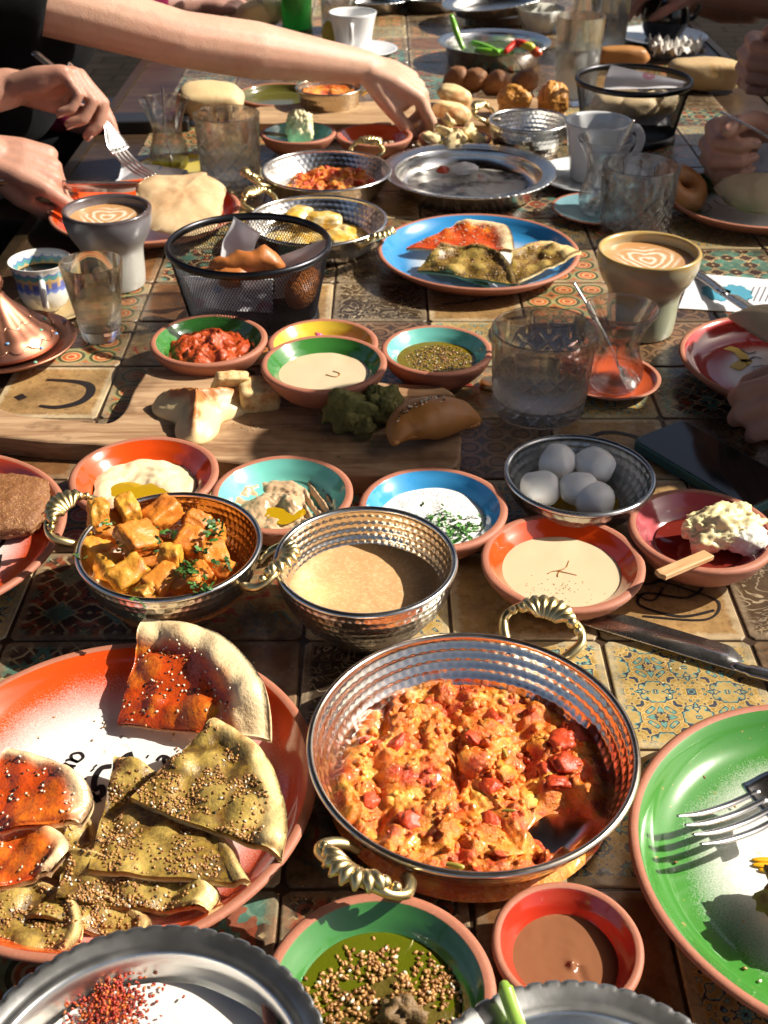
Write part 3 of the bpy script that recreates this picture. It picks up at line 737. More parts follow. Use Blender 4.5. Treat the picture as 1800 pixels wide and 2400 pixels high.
@cached
def m_zaatar():
    t = NT('zaatar_bread'); n = t.noise(45, 5, .65, t.geo()); f = t.noise(260, 3, .7, t.geo()); cr = t.attr('crust')
    c = t.mix(n, (.15, .085, .012), (.31, .195, .032)); c = t.mix(t.ramp(f, [(.38, 0), (.56, .85)]), c, (.075, .034, .010)); c = t.mix(t.ramp(t.noise(36, 3, .6, t.geo()), [(.50, 0), (.66, .6)]), c, (.46, .30, .07)); c = t.mix(t.ramp(t.noise(28, 4, .7, t.n('VectorMath', 0, {'operation': 'ADD'}, _0=t.geo(), _1=(4, 2, 0))), [(.56, 0), (.70, .8)]), c, (.13, .045, .012))
    d = t.mix(t.noise(30, 4, .6, t.geo()), (.66, .47, .16), (.84, .66, .32)); d = t.mix(t.ramp(t.noise(26, 4, .7, t.geo()), [(.50, 0), (.66, .85)]), d, (.24, .09, .025))
    bu = t.attr('bub'); c = t.mix(t.math('MULTIPLY', t.ramp(bu, [(.25, 0), (.9, .85)]), t.ramp(f, [(.35, 1), (.65, .45)])), c, t.mix(n, (.40, .27, .05), (.58, .42, .12))); c = t.mix(cr, c, d); t.bump(t.math('ADD', n, f), .5, .0016)
    return t.out(c, t.ramp(f, [(.4, .3), (.7, .6)]), spec=.45)
@cached
def m_redbread():
    t = NT('pepper_paste_bread'); n = t.noise(38, 5, .65, t.geo()); f = t.noise(240, 3, .7, t.geo()); cr = t.attr('crust')
    c = t.mix(n, (.34, .022, .006), (.64, .10, .010)); c = t.mix(t.ramp(t.noise(32, 3, .6, t.geo()), [(.58, 0), (.68, .8)]), c, (.72, .30, .03)); c = t.mix(t.ramp(f, [(.52, 0), (.68, .6)]), c, (.22, .02, .008))
    d = t.mix(t.noise(30, 4, .6, t.geo()), (.70, .50, .25), (.84, .68, .42)); d = t.mix(t.ramp(t.noise(19, 4, .7, t.geo()), [(.54, 0), (.70, .85)]), d, (.26, .10, .04))
    bu = t.attr('bub'); c = t.mix(t.math('MULTIPLY', t.ramp(bu, [(.3, 0), (.9, .55)]), t.ramp(f, [(.4, 1), (.65, .3)])), c, (.62, .20, .02)); c = t.mix(cr, c, d); t.bump(t.math('ADD', n, f), .55, .0018)
    return t.out(c, t.ramp(f, [(.4, .16), (.7, .42)]), spec=.55)
def flat_slice(label, A, B, Cc, ctrl, kind, zA, zB, zC, zM=None, seed=1, nseed=200, crust=.80, bulge=.006, thick=.0045, w=None, group='slices of topped flatbread', rise=.0032, name='flatbread_slice', ctrl2=None):
    "wedge: apex A, crust from B over ctrl (and ctrl2) to Cc (pixels, heights above the table)"
    a, b, c = at(*A, zA), at(*B, zB), at(*Cc, zC); m = at(*ctrl, zM if zM is not None else (zB + zC) / 2)
    m2 = at(*ctrl2, zM if zM is not None else (zB + zC) / 2) if ctrl2 else None
    arc = catmull([b, m, c] if m2 is None else [b, m, m2, c], 12); NU, NV = 30, len(arc) - 1
    top = []; cr = []; bb = []; rb_ = random.Random(seed * 7 + 1)
    bubs = [(rb_.uniform(.15, .95) ** .7, rb_.random(), rb_.uniform(.007, .016), rb_.uniform(.16, .42)) for _ in range(11)]
    cen = [(a.lerp(arc[int(v * NV)], u), r, hh) for u, v, r, hh in bubs]
    nn = (b - a).cross(c - a); nn = (nn if nn.z > 0 else -nn).normalized()
    for i in range(NU + 1):
        u = i / NU
        for j in range(NV + 1):
            p = a.lerp(arc[j], u); q = p * 1.0
            bl = bulge * fbm(q * 22 + Vec((seed, 0, 0)), 3) + bulge * .9 * max(0, mn.noise(q * 34 + Vec((0, seed * 2, 0))) - .15)
            k = sstep(crust - .03, crust + .07, u + .07 * mn.noise(q * 60 + Vec((seed, 5, 0))))
            ri = rise * sin(pi * min(1, max(0, (u - crust + .03) / (1.03 - crust)))) ** .7 if u > crust - .03 else 0
            bu = max([0] + [max(0, 1 - ((p - c_).length / r_) ** 2) * r_ * h_ for c_, r_, h_ in cen]); bb.append(min(1, bu / .0032)); bl += bu
            edge = min(1, u / .06, (1 - u) / .015 + .35) * min(1, (j + .6) / 2, (NV - j + .6) / 2)
            p = p + nn * (bl * (.4 + .6 * edge) + ri)
            top.append(p); cr.append(k)
    n = (NU + 1) * (NV + 1); th = []
    V = top + [p - nn * (thick + .3 * rise * cr[i]) for i, p in enumerate(top)]; Fc = []; m_ = NV + 1
    flip = (b - a).cross(c - a).z < 0
    for i in range(NU):
        for j in range(NV):
            x = i * m_ + j; f = (x, x + m_, x + m_ + 1, x + 1); g = (x + n, x + 1 + n, x + m_ + 1 + n, x + m_ + n)
            Fc += [f[::-1], g[::-1]] if flip else [f, g]
    e = [i * m_ for i in range(NU + 1)] + [NU * m_ + j for j in range(1, m_)] + [i * m_ + NV for i in range(NU - 1, -1, -1)] + [j for j in range(NV - 1, 0, -1)]
    for q in range(len(e)):
        x, y = e[q], e[(q + 1) % len(e)]; Fc.append((x, x + n, y + n, y) if flip else (y, y + n, x + n, x))
    bot = [1.0] * n
    for ii in range(NU + 1):           # bare dough shows along the cut edges
        pass
    o = new(name, V, Fc, m_redbread() if kind == 'red' else m_zaatar(), attr={'crust': cr + [.85] * n, 'bub': bb + [0.0] * n})
    tag(o, label, 'flatbread', group)
    rd = random.Random(seed); pts = []; tries = 0
    while len(pts) < nseed and tries < nseed * 8:
        tries += 1
        i = rd.randrange(2, NU - 1); j = rd.randrange(1, NV - 1)
        if rd.random() > (i / NU): continue
        if cr[i * m_ + j] > .5: continue
        x = i * m_ + j; p = top[x].lerp(top[x + m_ + 1], rd.random()).lerp(top[x + 1], rd.random() * .6)
        if bb[i * m_ + j] > .55 and rd.random() < .8: continue
        if kind != 'red' and mn.noise(p * 45 + Vec((seed, 0, 0))) < -.12: continue
        nr = (top[x + m_] - top[x]).cross(top[x + 1] - top[x]); nr = (nr if nr.z > 0 else -nr).normalized(); pts.append((p, nr))
    seeds(o, pts, .00125, w or ((12, 2, 1, 9) if kind != 'red' else (3, 8, 4, 0)), seed)
    return o
# ---------------------------------------------------------------- nearest dishes
ORANGE, GREEN, TEAL, BLUE, YELLOW, PINK, RED = (.66, .068, .008), (.045, .19, .035), (.16, .50, .43), (.05, .30, .60), (.70, .52, .05), (.42, .085, .095), (.36, .014, .012)
rnd = random.Random(11)

# -- big orange plate with slices of topped flatbread
PX, PY, PR = -.179, .524, .1363
pl = clay_plate('large orange clay plate with white middle, heaped with flatbread slices', PX, PY, PR, .03, ORANGE, (.60, .86), seed=.2)
PZ = .0088                                       # level of the plate's well
def plate_text(parent, items, z, rz, name='painted_letters', col=None):
    "items: strokes in world xy; parent is a plate at its own place and turn"
    inv = (Matrix.Translation(parent.location) @ Matrix.Rotation(parent.rotation_euler.z, 4, 'Z')).inverted(); mb = MB()
    for pts, wd in items:
        q = catmull([inv @ Vec((p[0], p[1], parent.location.z)) for p in pts], 6); mb.add(*ribbon([(p.x, p.y) for p in q], wd, z))
    mb.build(name, col or ink, parent, smooth=False)
def letter_strokes(px, py, sz, rot, letters, z):
    "hand lettering a / r / d around a pixel, rotated by rot"
    o = at(px, py, z); S = []; x = 0
    G = {'a': [[(.8, .75), (.35, .85), (.1, .45), (.4, .05), (.75, .3), (.8, .8)], [(.8, .8), (.8, .2), (1.0, 0)]], 'r': [[(.1, .85), (.2, .4), (.15, 0)], [(.17, .4), (.4, .8), (.75, .8)]], 'e': [[(.1, .45), (.8, .5), (.5, .9), (.1, .5), (.4, .05), (.85, .2)]], 'b': [[(.1, 1.6), (.12, .1), (.6, 0), (.75, .5), (.3, .7), (.12, .4)]]}
    for ch in letters:
        for st in G[ch]:
            q = []
            for a, b in st:
                u, v = (x + a) * sz, b * sz; q.append((o.x + u * cos(rot) - v * sin(rot), o.y + u * sin(rot) + v * cos(rot)))
            S.append(q)
        x += 1.05
    return S
zs = PZ - .0002
def arc_px(pp, wd): return ([at(a, b, zs) for a, b in pp], wd)
plate_text(pl, [(q, .0021) for q in letter_strokes(176, 1757, .011, radians(248), 'ara', zs)] + [
    arc_px([(262, 1795), (238, 1800), (222, 1825), (222, 1850), (238, 1843), (240, 1862), (222, 1868), (214, 1858)], .0042), arc_px([(312, 1768), (300, 1772), (288, 1782)], .0065),
    arc_px([(222, 1794), (226, 1796)], .0030), arc_px([(215, 1803), (219, 1805)], .0030), arc_px([(218, 1868), (228, 1874), (232, 1880)], .004), arc_px([(196, 1828), (202, 1824)], .002),
    arc_px([(344, 1772), (348, 1773)], .003), arc_px([(368, 1782), (378, 1772), (392, 1774), (402, 1786), (392, 1792), (384, 1784), (386, 1774)], .0025), arc_px([(400, 1800), (388, 1806), (376, 1812)], .003)], PZ - .0003, 0)
S_ = 'slices of topped flatbread'
flat_slice('red pepper paste flatbread slice with tall pale crust curling up at the plate rim', (275, 1698), (338, 1448), (633, 1735), (500, 1478), 'red', .014, .046, .024, .050, 3, 110, .76, .006, .0045, rise=.006, ctrl2=(612, 1590))
flat_slice('za\'atar flatbread slice with pale crust, topmost of the za\'atar heap', (306, 1867), (505, 1690), (660, 2012), (618, 1765), 'zaatar', .040, .040, .034, .042, 7, 640, .87, .009, ctrl2=(672, 1900))
flat_slice('za\'atar flatbread slice strewn with white sesame under the topmost slice', (208, 2040), (270, 1778), (588, 2070), (440, 1850), 'zaatar', .030, .022, .030, .024, 9, 700, .93, .009)
flat_slice('za\'atar flatbread slice with a browned hollow crust end', (132, 2110), (155, 2018), (492, 2142), (420, 2040), 'zaatar', .022, .022, .019, .022, 13, 480, .90, .009, ctrl2=(512, 2085))
flat_slice('za\'atar flatbread slice at the bottom of the heap beside the steel yogurt tray', (60, 2160), (150, 2080), (330, 2200), (270, 2110), 'zaatar', .016, .016, .014, .017, 15, 260, .90, .008, ctrl2=(352, 2150))
flat_slice('za\'atar flatbread slice with dark crumbs under the red slices', (-120, 2180), (10, 2040), (120, 2260), (160, 2090), 'zaatar', .018, .020, .016, .022, 17, 380, .92, .007, ctrl2=(190, 2190))
flat_slice('za\'atar flatbread slice tucked under the red slices beside the sesame slice', (60, 2040), (180, 1880), (200, 2080), (225, 1950), 'zaatar', .014, .018, .016, .018, 19, 140, .95, .006)
flat_slice('red pepper flatbread slice with scorched crust lying across another red slice', (-150, 1960), (20, 1748), (190, 1935), (130, 1785), 'red', .040, .044, .036, .046, 21, 70, .90, .008, ctrl2=(216, 1860), thick=.005)
flat_slice('red pepper flatbread slice with floury crust under the scorched red slice', (-160, 2120), (-20, 1960), (120, 2055), (100, 1930), 'red', .028, .032, .026, .032, 23, 50, .90, .008, ctrl2=(165, 1985), thick=.005)
pts = [(at(rnd.uniform(60, 420), rnd.uniform(1600, 1760), PZ), Vec((0, 0, 1))) for _ in range(34)]
tag(seeds(None, pts, .0014, (3, 6, 1, 3), 3, 'loose_seeds'), 'loose sesame seeds scattered on the white middle of the orange plate', 'seeds')

# -- wide copper pan of menemen, its inside tinted with the food's orange reflection
o, MR, MH = metal_bowl('wide hammered pan of scrambled egg and tomato with copper glints, brass shell handles', 719, 1495, 1481, .045, rows=5, nd=84, foot=.80, handles=(radians(236), radians(62)), mat=TIN(), matin=m_metal('pan_inside', (.86, .76, .66), .18), name='handled_pan', group='hammered pans with brass handles', amp=.0007, hs=1.05, cat='pan')
MX, MY = o.location.x, o.location.y
def m_menemen():
    t = NT('egg_and_tomato'); P = t.geo(); n = t.noise(55, 5, .65, P); f = t.noise(330, 4, .7, P)
    c = t.ramp(n, [(.25, (.50, .045, .008)), (.42, (.68, .13, .014)), (.56, (.78, .26, .028)), (.66, (.80, .42, .07)), (.78, (.78, .56, .18))])
    c = t.mix(t.ramp(t.noise(42, 2, .5, t.n('VectorMath', 0, {'operation': 'ADD'}, _0=P, _1=(3, 1, 0))), [(.58, 0), (.66, .8)]), c, (.5, .03, .012)); c = t.mix(t.ramp(f, [(.54, 0), (.72, .5)]), c, (.76, .42, .13)); c = t.mix(t.ramp(t.noise(70, 2, .5, t.n('VectorMath', 0, {'operation': 'ADD'}, _0=P, _1=(1, 7, 0))), [(.66, 0), (.72, .6)]), c, (.45, .33, .05))
    t.bump(t.math('ADD', t.math('MULTIPLY', f, 1.6), n), .65, .002); return t.out(c, t.ramp(f, [(.4, .15), (.68, .4)]), spec=.5, coat=.25, coatr=.12, sss=.06, sssr=.003)
MENE = m_menemen()
def menemen(label, X, Y, R, bare=None, z0=.0085, h=.014, seed=0, rings=58, seg=190, top=None):
    sd = Vec((seed, seed * 2.1, 0))
    def zf(x, y):
        p = Vec((x, y, 0)) * 1.0; r = sqrt(x * x + y * y) / R
        n = fbm(p * 38 + sd, 4); k = abs(mn.noise(p * 90 + sd)); g = mn.noise(p * 170 + sd) + .5 * abs(mn.noise(p * 330 + sd))
        z = h * (.66 + .42 * n) + .0048 * k + .0019 * g
        tr = abs(sin((x * 62 + .8 * mn.noise(p * 20) + .6))); z -= .006 * max(0, .45 - tr) / .45 * (1 if y < R * .75 else 0)
        z *= 1 - sstep(.84 + .10 * mn.noise(Vec((atan2(y, x) * 1.5, seed, 3))), 1.02, r)
        if bare:
            d = sqrt((x - bare[0]) ** 2 + ((y - bare[1]) * 1.15) ** 2) / bare[2] + .35 * mn.noise(p * 70 + sd); z = z * sstep(.7, 1.25, d) - .002 * (1 - sstep(.6, 1.0, d))
        return z0 + z - .0008
    V, Fc = disc(R, zf, rings, seg)
    o = tag(new('egg_scramble', V, Fc, MENE, loc=(X, Y, 0)), label, 'food', 'egg and tomato scrambles')
    rd = random.Random(seed + 3); A = MB(); B = MB(); Cc = MB()
    for k in range(int(46 * (R / .085) ** 2)):
        a = rd.uniform(0, 6.28); r = R * .86 * sqrt(rd.random()); x, y = r * cos(a), r * sin(a)
        if bare and sqrt((x - bare[0]) ** 2 + (y - bare[1]) ** 2) < bare[2] * 1.1: continue
        z = zf(x, y); s = rd.uniform(.0028, .0085); q = rd.random()
        M = rotm(rd.uniform(-.6, .6), rd.uniform(-.6, .6), rd.uniform(0, 6), (x, y, z + s * .05))
        if q < .36: V, F2 = lump((s * 1.2, s, s * .45), k, .45, 1.7, 3, .35, .2); A.add(xf(V, M), F2)
        elif q < .9: V, F2 = lump((s * 1.5, s * 1.1, s * .45), k, .5, 2.0, 3, 0, .22); B.add(xf(V, M), F2)
        else: V, F2 = lump((s * 1.5, s * .35, s * .35), k, .25, 1.5, 2); Cc.add(xf(V, M), F2)
    for k in range(int(170 * (R / .085) ** 2)):
        a = rd.uniform(0, 6.28); r = R * .88 * sqrt(rd.random()); x, y = r * cos(a), r * sin(a)
        if bare and sqrt((x - bare[0]) ** 2 + (y - bare[1]) ** 2) < bare[2] * rd.uniform(.85, 1.2): continue
        s = rd.uniform(.0012, .0030); V, F2 = lump((s * 1.3, s, s * .8), k, .5, 2.2, 2); B.add(xf(V, rotm(rd.uniform(-1, 1), rd.uniform(-1, 1), rd.uniform(0, 6), (x, y, zf(x, y) + s * .15))), F2)
    A.build('tomato_chunks', m_plain('tomato_flesh', (.52, .055, .012), .45, 0.0, .5, 120, .7), o, kind='stuff')
    B.build('egg_curds', MENE, o, kind='stuff'); Cc.build('pepper_strips', m_plain('green_pepper', (.34, .28, .05), .3), o, kind='stuff')
    return o
bx_, by_ = at(1325, 1925, .014).xy
menemen('loose orange-red scramble of egg and tomato scooped bare at one spot, in the widest pan', MX - .001, MY - .003, MR * .885, (bx_ - MX, by_ - MY, .027), rings=84, seg=270)
V, Fc = disc(MR * .86, lambda x, y: .0096 + .0003 * mn.noise(Vec((x, y, 0)) * 60), 14, 72)
t = NT('orange_oil'); c = t.mix(t.noise(40, 3), (.55, .2, .02), (.42, .10, .01)); oil_o = t.out(c, .06, trans=.55, ior=1.45, spec=.6)
sp = at(1150, 1510, .012); 
V, Fc = disc(lambda a: .042 * (1 + .25 * sin(a * 2)), lambda x, y: .0103, 6, 40); tag(new('oil_pool', V, Fc, oil_o, loc=(MX + .03, MY + .052, 0)), 'orange oil pooled along the wall of the widest pan', 'oil')

# -- potatoes in a deep handled pan
o, R, hh = metal_bowl('deep hammered steel pan of potato cubes with two brass shell handles', 180, 613, 1152, .066, rows=9, nd=70, foot=.5, handles=(radians(158), radians(-20)), matin=m_metal('pan_inside_gold', (.76, .62, .44), .2), name='handled_pan', group='hammered pans with brass handles', amp=.0006, hs=1.0, cat='pan')
QX, QY = o.location.x, o.location.y
def m_potato(a=(.50, .12, .012), b=(.68, .27, .03)):
    t = NT('fried_potato'); n = t.noise(35, 4, .6, t.geo()); f = t.noise(240, 3, .7, t.geo()); c = t.mix(n, a, b); c = t.mix(t.ramp(t.noise(50, 4, .7, t.geo()), [(.48, 0), (.66, .75)]), c, (.40, .10, .015)); c = t.mix(t.ramp(f, [(.6, 0), (.75, .5)]), c, (.8, .55, .15))
    t.bump(t.math('ADD', f, n), .6, .0016); return t.out(c, .42, spec=.45, sss=.1, sssr=.003)
POT = [m_potato(), m_potato((.52, .20, .015), (.66, .36, .045)), m_potato((.5, .13, .015), (.62, .25, .03))]
V, Fc = disc(R * .84, lambda x, y: .030 + .004 * fbm(Vec((x, y, 0)) * 60), 16, 60); tag(new('potato_sauce', V, Fc, m_potato((.3, .09, .012), (.45, .17, .02)), loc=(QX, QY, 0)), 'oily orange sauce under the potato cubes', 'sauce')
cubes = [(258, 1240, .058, .016, .016, .011, 0), (300, 1200, .066, .014, .010, .016, 1), (232, 1215, .062, .010, .017, .018, 1), (380, 1205, .060, .017, .013, .011, 0), (325, 1262, .068, .019, .016, .010, 0), (445, 1270, .060, .015, .013, .010, 0), (500, 1300, .060, .012, .013, .009, 0), (300, 1345, .056, .017, .012, .010, 1), (380, 1360, .056, .016, .011, .009, 2), (440, 1365, .056, .009, .014, .009, 2), (500, 1255, .054, .010, .009, .010, 0), (400, 1300, .062, .012, .010, .010, 1), (260, 1330, .052, .013, .012, .010, 1), (340, 1390, .052, .012, .008, .008, 1), (475, 1345, .056, .011, .008, .009, 0), (520, 1330, .052, .010, .010, .008, 2), (220, 1290, .052, .012, .014, .012, 1), (460, 1225, .050, .012, .010, .010, 2)]
PL = ['orange potato cube under the pale upright wedge', 'tall pale upright potato wedge beside the widest cube', 'yellow potato slab leaning on the wall by the brass handle', 'orange potato block against the far wall', 'widest flat orange potato cube with browned top', 'orange potato cube pointing up in the middle of the heap', 'orange potato cube beside the brass handle over the rim', 'pale yellow potato wedge below the widest cube', 'long browned potato piece on the near side', 'upright browned potato strip between parsley and long brown piece', 'small orange potato cube by the far parsley clump', 'small yellow potato cube between widest and pointed cubes', 'yellow potato lump low by the near wall', 'thin pale potato piece at the lowest rim', 'small orange potato cube under the parsley clump', 'browned potato piece at the rim below the brass handle', 'yellow potato cube against the wall under the slab', 'browned potato piece sunk at the far wall']
for i, (px, py, z, a, b, c_, k) in enumerate(cubes):
    V, Fc = lump((a * .86, b * .86, c_ * .86), i + 2, .20, 1.7, 4, .80, .08)
    food('potato_piece', PL[i] + ', in the deep handled pan', 'potato', V, Fc, POT[k], at(px, py, z), (rnd.uniform(-.5, .5), rnd.uniform(-.5, .5), rnd.uniform(0, 3)), 'potato pieces in the deep pan')
herb = []
for px, py, k in ((505, 1240, 30), (440, 1335, 34), (310, 1240, 6), (360, 1275, 6), (520, 1320, 14), (470, 1370, 16), (480, 1290, 10), (250, 1235, 5), (330, 1395, 6), (290, 1280, 5), (400, 1250, 8), (190, 1310, 3)):
    for _ in range(k): herb.append(at(px + rnd.gauss(0, 13), py + rnd.gauss(0, 9), .069 + rnd.uniform(-.004, .004)))
tag(leaf_bits(None, herb, .0038, (.03, .085, .012), 4), 'dark green chopped parsley strewn over the potato cubes', 'herbs')

# -- deep steel bowl of beige soup
o, R, hh = metal_bowl('deep hammered steel bowl without handles, filled with beige sauce', 641, 1072, 1185, .072, rows=10, nd=66, foot=.5, group='hammered steel bowls', matin=m_metal('bowl_inside', (.78, .70, .58), .2), amp=.0007)
t = NT('beige_sauce'); P = t.geo(); c = t.mix(t.noise(30, 4, .6, P), (.50, .27, .11), (.62, .38, .18)); c = t.mix(t.ramp(t.noise(400, 3, .6, P), [(.50, 0), (.66, .55)]), c, (.74, .54, .32)); t.bump(t.noise(150, 3, .6, P), .2, .001)
V, Fc = disc(R * .87, lambda x, y: .041 + .0006 * fbm(Vec((x, y, 0)) * 90), 16, 72); food('tahini_molasses', 'smooth beige sauce with grainy sheen filling the deep steel bowl', 'sauce', V, Fc, t.out(c, .3, spec=.45), o.location)

# -- row of clay bowls
def liquid(label, o, R, z, mat, name='sauce', k=.80, cat='sauce', tilt=0.0, rings=14, fn=None):
    V, Fc = disc(lambda a: R * k * (1 + .022 * mn.noise(Vec((cos(a) * 2.2 + R * 90, sin(a) * 2.2, 0)))), (lambda x, y: z + .0005 * fbm(Vec((x, y, R)) * 40, 2) + (fn(x, y) if fn else 0)), rings, 72)
    return food(name, label, cat, V, Fc, mat, (o.location.x, o.location.y, o.location.z))
def m_cream(name, a, b, rough=.35, f=200, sp=None, bmp=.2):
    t = NT(name); P = t.co(); n = t.noise(25, 4, .6, P); c = t.mix(n, a, b)
    if sp: c = t.mix(t.ramp(t.noise(f, 3, .6, P), [(.62, 0), (.70, .7)]), c, sp)
    t.bump(t.math('ADD', t.noise(f, 3, .6, P), n), bmp, .0012); return t.out(c, rough, spec=.45, sss=.08, sssr=.003)
OLIVE = (lambda t: t.out((.50, .30, .008), .04, trans=.25, ior=1.46, spec=.6))(NT('olive_oil'))
# hummus
o, R, hh = clay_bowl('orange glazed clay bowl of pale hummus with oil', 163, 511, 1020, .044, ORANGE)
def hum(x, y):
    p = Vec((x, y, 0)); r = sqrt(x * x + y * y) / R; a = atan2(y, x)
    sw = .5 + (abs(sin(a * .5 + r * 3.4 + .7)) - .5) * sstep(.02, .3, r); z = .0215 + .0065 * sw * (1 - r * .5) + .003 * fbm(p * 45, 3)
    z -= .006 * exp(-(((x - .0) / .018) ** 2 + ((y + .012) / .013) ** 2)); z -= .007 * max(0, r - .62) / .3
    return z
V, Fc = disc(lambda a: R * (.74 + .05 * sin(a * 3 + 1) + .04 * mn.noise(Vec((cos(a) * 3, sin(a) * 3, 1)))), hum, 34, 110); food('hummus', 'swirled pale hummus with a pool of olive oil', 'hummus', V, Fc, m_cream('hummus', (.72, .58, .33), (.80, .68, .44), .4), o.location)
V, Fc = disc(lambda a: .021 * (1 + .35 * cos(2 * a) + .12 * sin(3 * a)), lambda x, y: .0248, 6, 40); food('oil_pool', 'golden olive oil pooled on the hummus', 'oil', V, Fc, OLIVE, (o.location.x - .002, o.location.y - .012, 0))
# aubergine dip
o, R, hh = clay_bowl('turquoise glazed clay bowl of beige aubergine dip', 495, 828, 1065, .044, TEAL)
def aub(x, y):
    p = Vec((x, y, 0)); r = sqrt((x + .006) ** 2 + (y + .004) ** 2) / R
    z = .0225 + .0055 * fbm(p * 50, 4) + .0022 * abs(mn.noise(p * 170)); z += .004 * sin(r * 9); z -= .008 * exp(-(((x + .002) / .016) ** 2 + ((y + .014) / .012) ** 2)); z -= .009 * sstep(.64, .86, r)
    if x > .018: z += .003 * sin(x * 700 + y * 300)
    return z
V, Fc = disc(R * .78, aub, 40, 130); food('aubergine_dip', 'rough beige aubergine dip dragged into ridges with olive oil in its hollow', 'dip', V, Fc, m_cream('aubergine_dip', (.42, .26, .14), (.58, .40, .24), .32, 130, (.2, .13, .05), .5), o.location)
V, Fc = disc(lambda a: .015 * (1 + .2 * cos(2 * a) + .2 * sin(3 * a)), lambda x, y: .0215, 6, 36); food('oil_pool', 'green-gold olive oil in the hollow of the aubergine dip', 'oil', V, Fc, OLIVE, (o.location.x + .002, o.location.y - .014, 0))
# yogurt with herbs
o, R, hh = clay_bowl('blue glazed clay bowl of yogurt sprinkled with herbs', 840, 1190, 1092, .044, BLUE)
yo = lambda x, y: .0235 + .002 * fbm(Vec((x, y, 0)) * 28, 2) + .004 * exp(-((x + .02) ** 2 + (y - .02) ** 2) / .0001)
V, Fc = disc(R * .80, yo, 22, 80); food('yogurt', 'white yogurt speckled with sumac and parsley in the blue bowl', 'yogurt', V, Fc, m_cream('yogurt', (.74, .71, .66), (.80, .78, .74), .3), o.location)
pts = [];
for _ in range(330):
    x, y = rnd.gauss(.004, .020), rnd.gauss(.012, .018)
    if x * x + y * y < (R * .74) ** 2: pts.append((o.location + Vec((x, y, yo(x, y))), Vec((0, 0, 1))))
tag(seeds(None, pts, .00055, (0, 0, 1, 3), 8, 'sumac_flakes', [m_plain('sumac', (.12, .015, .02), .6)] * 4), 'dark red sumac flakes on the yogurt in the blue bowl', 'spice')
pts = []
for _ in range(190):
    x, y = rnd.gauss(.016, .017), rnd.gauss(-.018, .015)
    if x * x + y * y < (R * .76) ** 2: pts.append(o.location + Vec((x, y, yo(x, y) + rnd.uniform(.0005, .004 if x > .02 else .002))))
tag(leaf_bits(None, pts, .0030, (.05, .15, .02), 6), 'chopped green parsley heaped on the yogurt in the blue bowl', 'herbs')
# tahini in orange bowl
TAH = m_cream('tahini', (.57, .44, .27), (.63, .50, .32), .24, 60, None, .06)
o, R, hh = clay_bowl('orange glazed clay bowl of smooth tahini in front of the mozzarella', 1127, 1510, 1203, .040, ORANGE)
f = liquid('smooth beige tahini with dark specks filling the orange bowl', o, R, .0215, TAH, 'tahini', .76)
pts = [(o.location + Vec((rnd.gauss(-.012, .016), rnd.gauss(-.026, .008), .0217)), Vec((0, 0, 1))) for _ in range(60)]
tag(seeds(None, pts, .0006, (0, 0, 1, 1), 9, 'pepper_specks', SEED_M()), 'dark pepper specks on the tahini in the orange bowl', 'spice')
mb = MB()
for q in ([(-.004, 0), (.004, .004), (.008, .014)], [(-.012, -.004), (-.004, 0), (.012, -.006)], [(-.004, -.008), (-.003, -.003), (.002, .003)]): mb.add(*tube(catmull([Vec((a, b, .0218)) for a, b in q], 4), .00045, 5))
food('date_syrup_drip', 'thin brown syrup threads on the tahini in the orange bowl', 'syrup', mb.V, mb.F, m_plain('syrup', (.3, .12, .02), .2), o.location)
# pink bowl with butter on a stick
o, R, hh = clay_bowl('pink-red glazed clay bowl holding butter on a wooden stick', 1475, 1818, 1143, .046, PINK)
BX, BY = o.location.x, o.location.y
V, Fc = lump((.034, .021, .016), 4, .35, 1.6, 5, .1, .10)
V = [Vec((v.x, v.y, v.z + .004 * fbm(v * 130, 3))) for v in V]
p = at(1690, 1238, .040); food('butter_scoop', 'scoop of pale whipped butter in the pink-red bowl', 'butter', V, Fc, m_cream('butter', (.78, .62, .27), (.80, .72, .46), .35, 150, None, .3), p, (.1, -.1, .15))
V, Fc = lump((.018, .015, .013), 6, .2, 2, 4, 0, .25); food('clotted_cream', 'crumbly white cream stuck to the butter scoop', 'cream', V, Fc, m_cream('white_curd', (.74, .68, .55), (.82, .78, .68), .5, 260, None, .7), at(1745, 1262, .037), (0, 0, 0))
a = at(1660, 1300, .040); b = at(1548, 1347, .049); dv = (b - a); L = dv.length
st = new('wooden_stick', *prism([(0, -.0055), (L, -.0055), (L + .002, 0), (L, .0055), (0, .0055)], -.002, .002, .0006), m_wood((.40, .22, .09), (.55, .33, .16), 3.0), smooth=False); st.location = a; st.rotation_euler = (0, -math.asin(dv.z / L), atan2(dv.y, dv.x)); tag(st, 'flat wooden stick propped on the rim of the pink-red bowl', 'stick')
liquid('thin red-brown syrup in the bottom of the pink-red bowl', o, R, .0225, (lambda t: t.out((.25, .03, .02), .05, trans=.4, spec=.6))(NT('red_syrup')), 'syrup', .6, 'syrup')
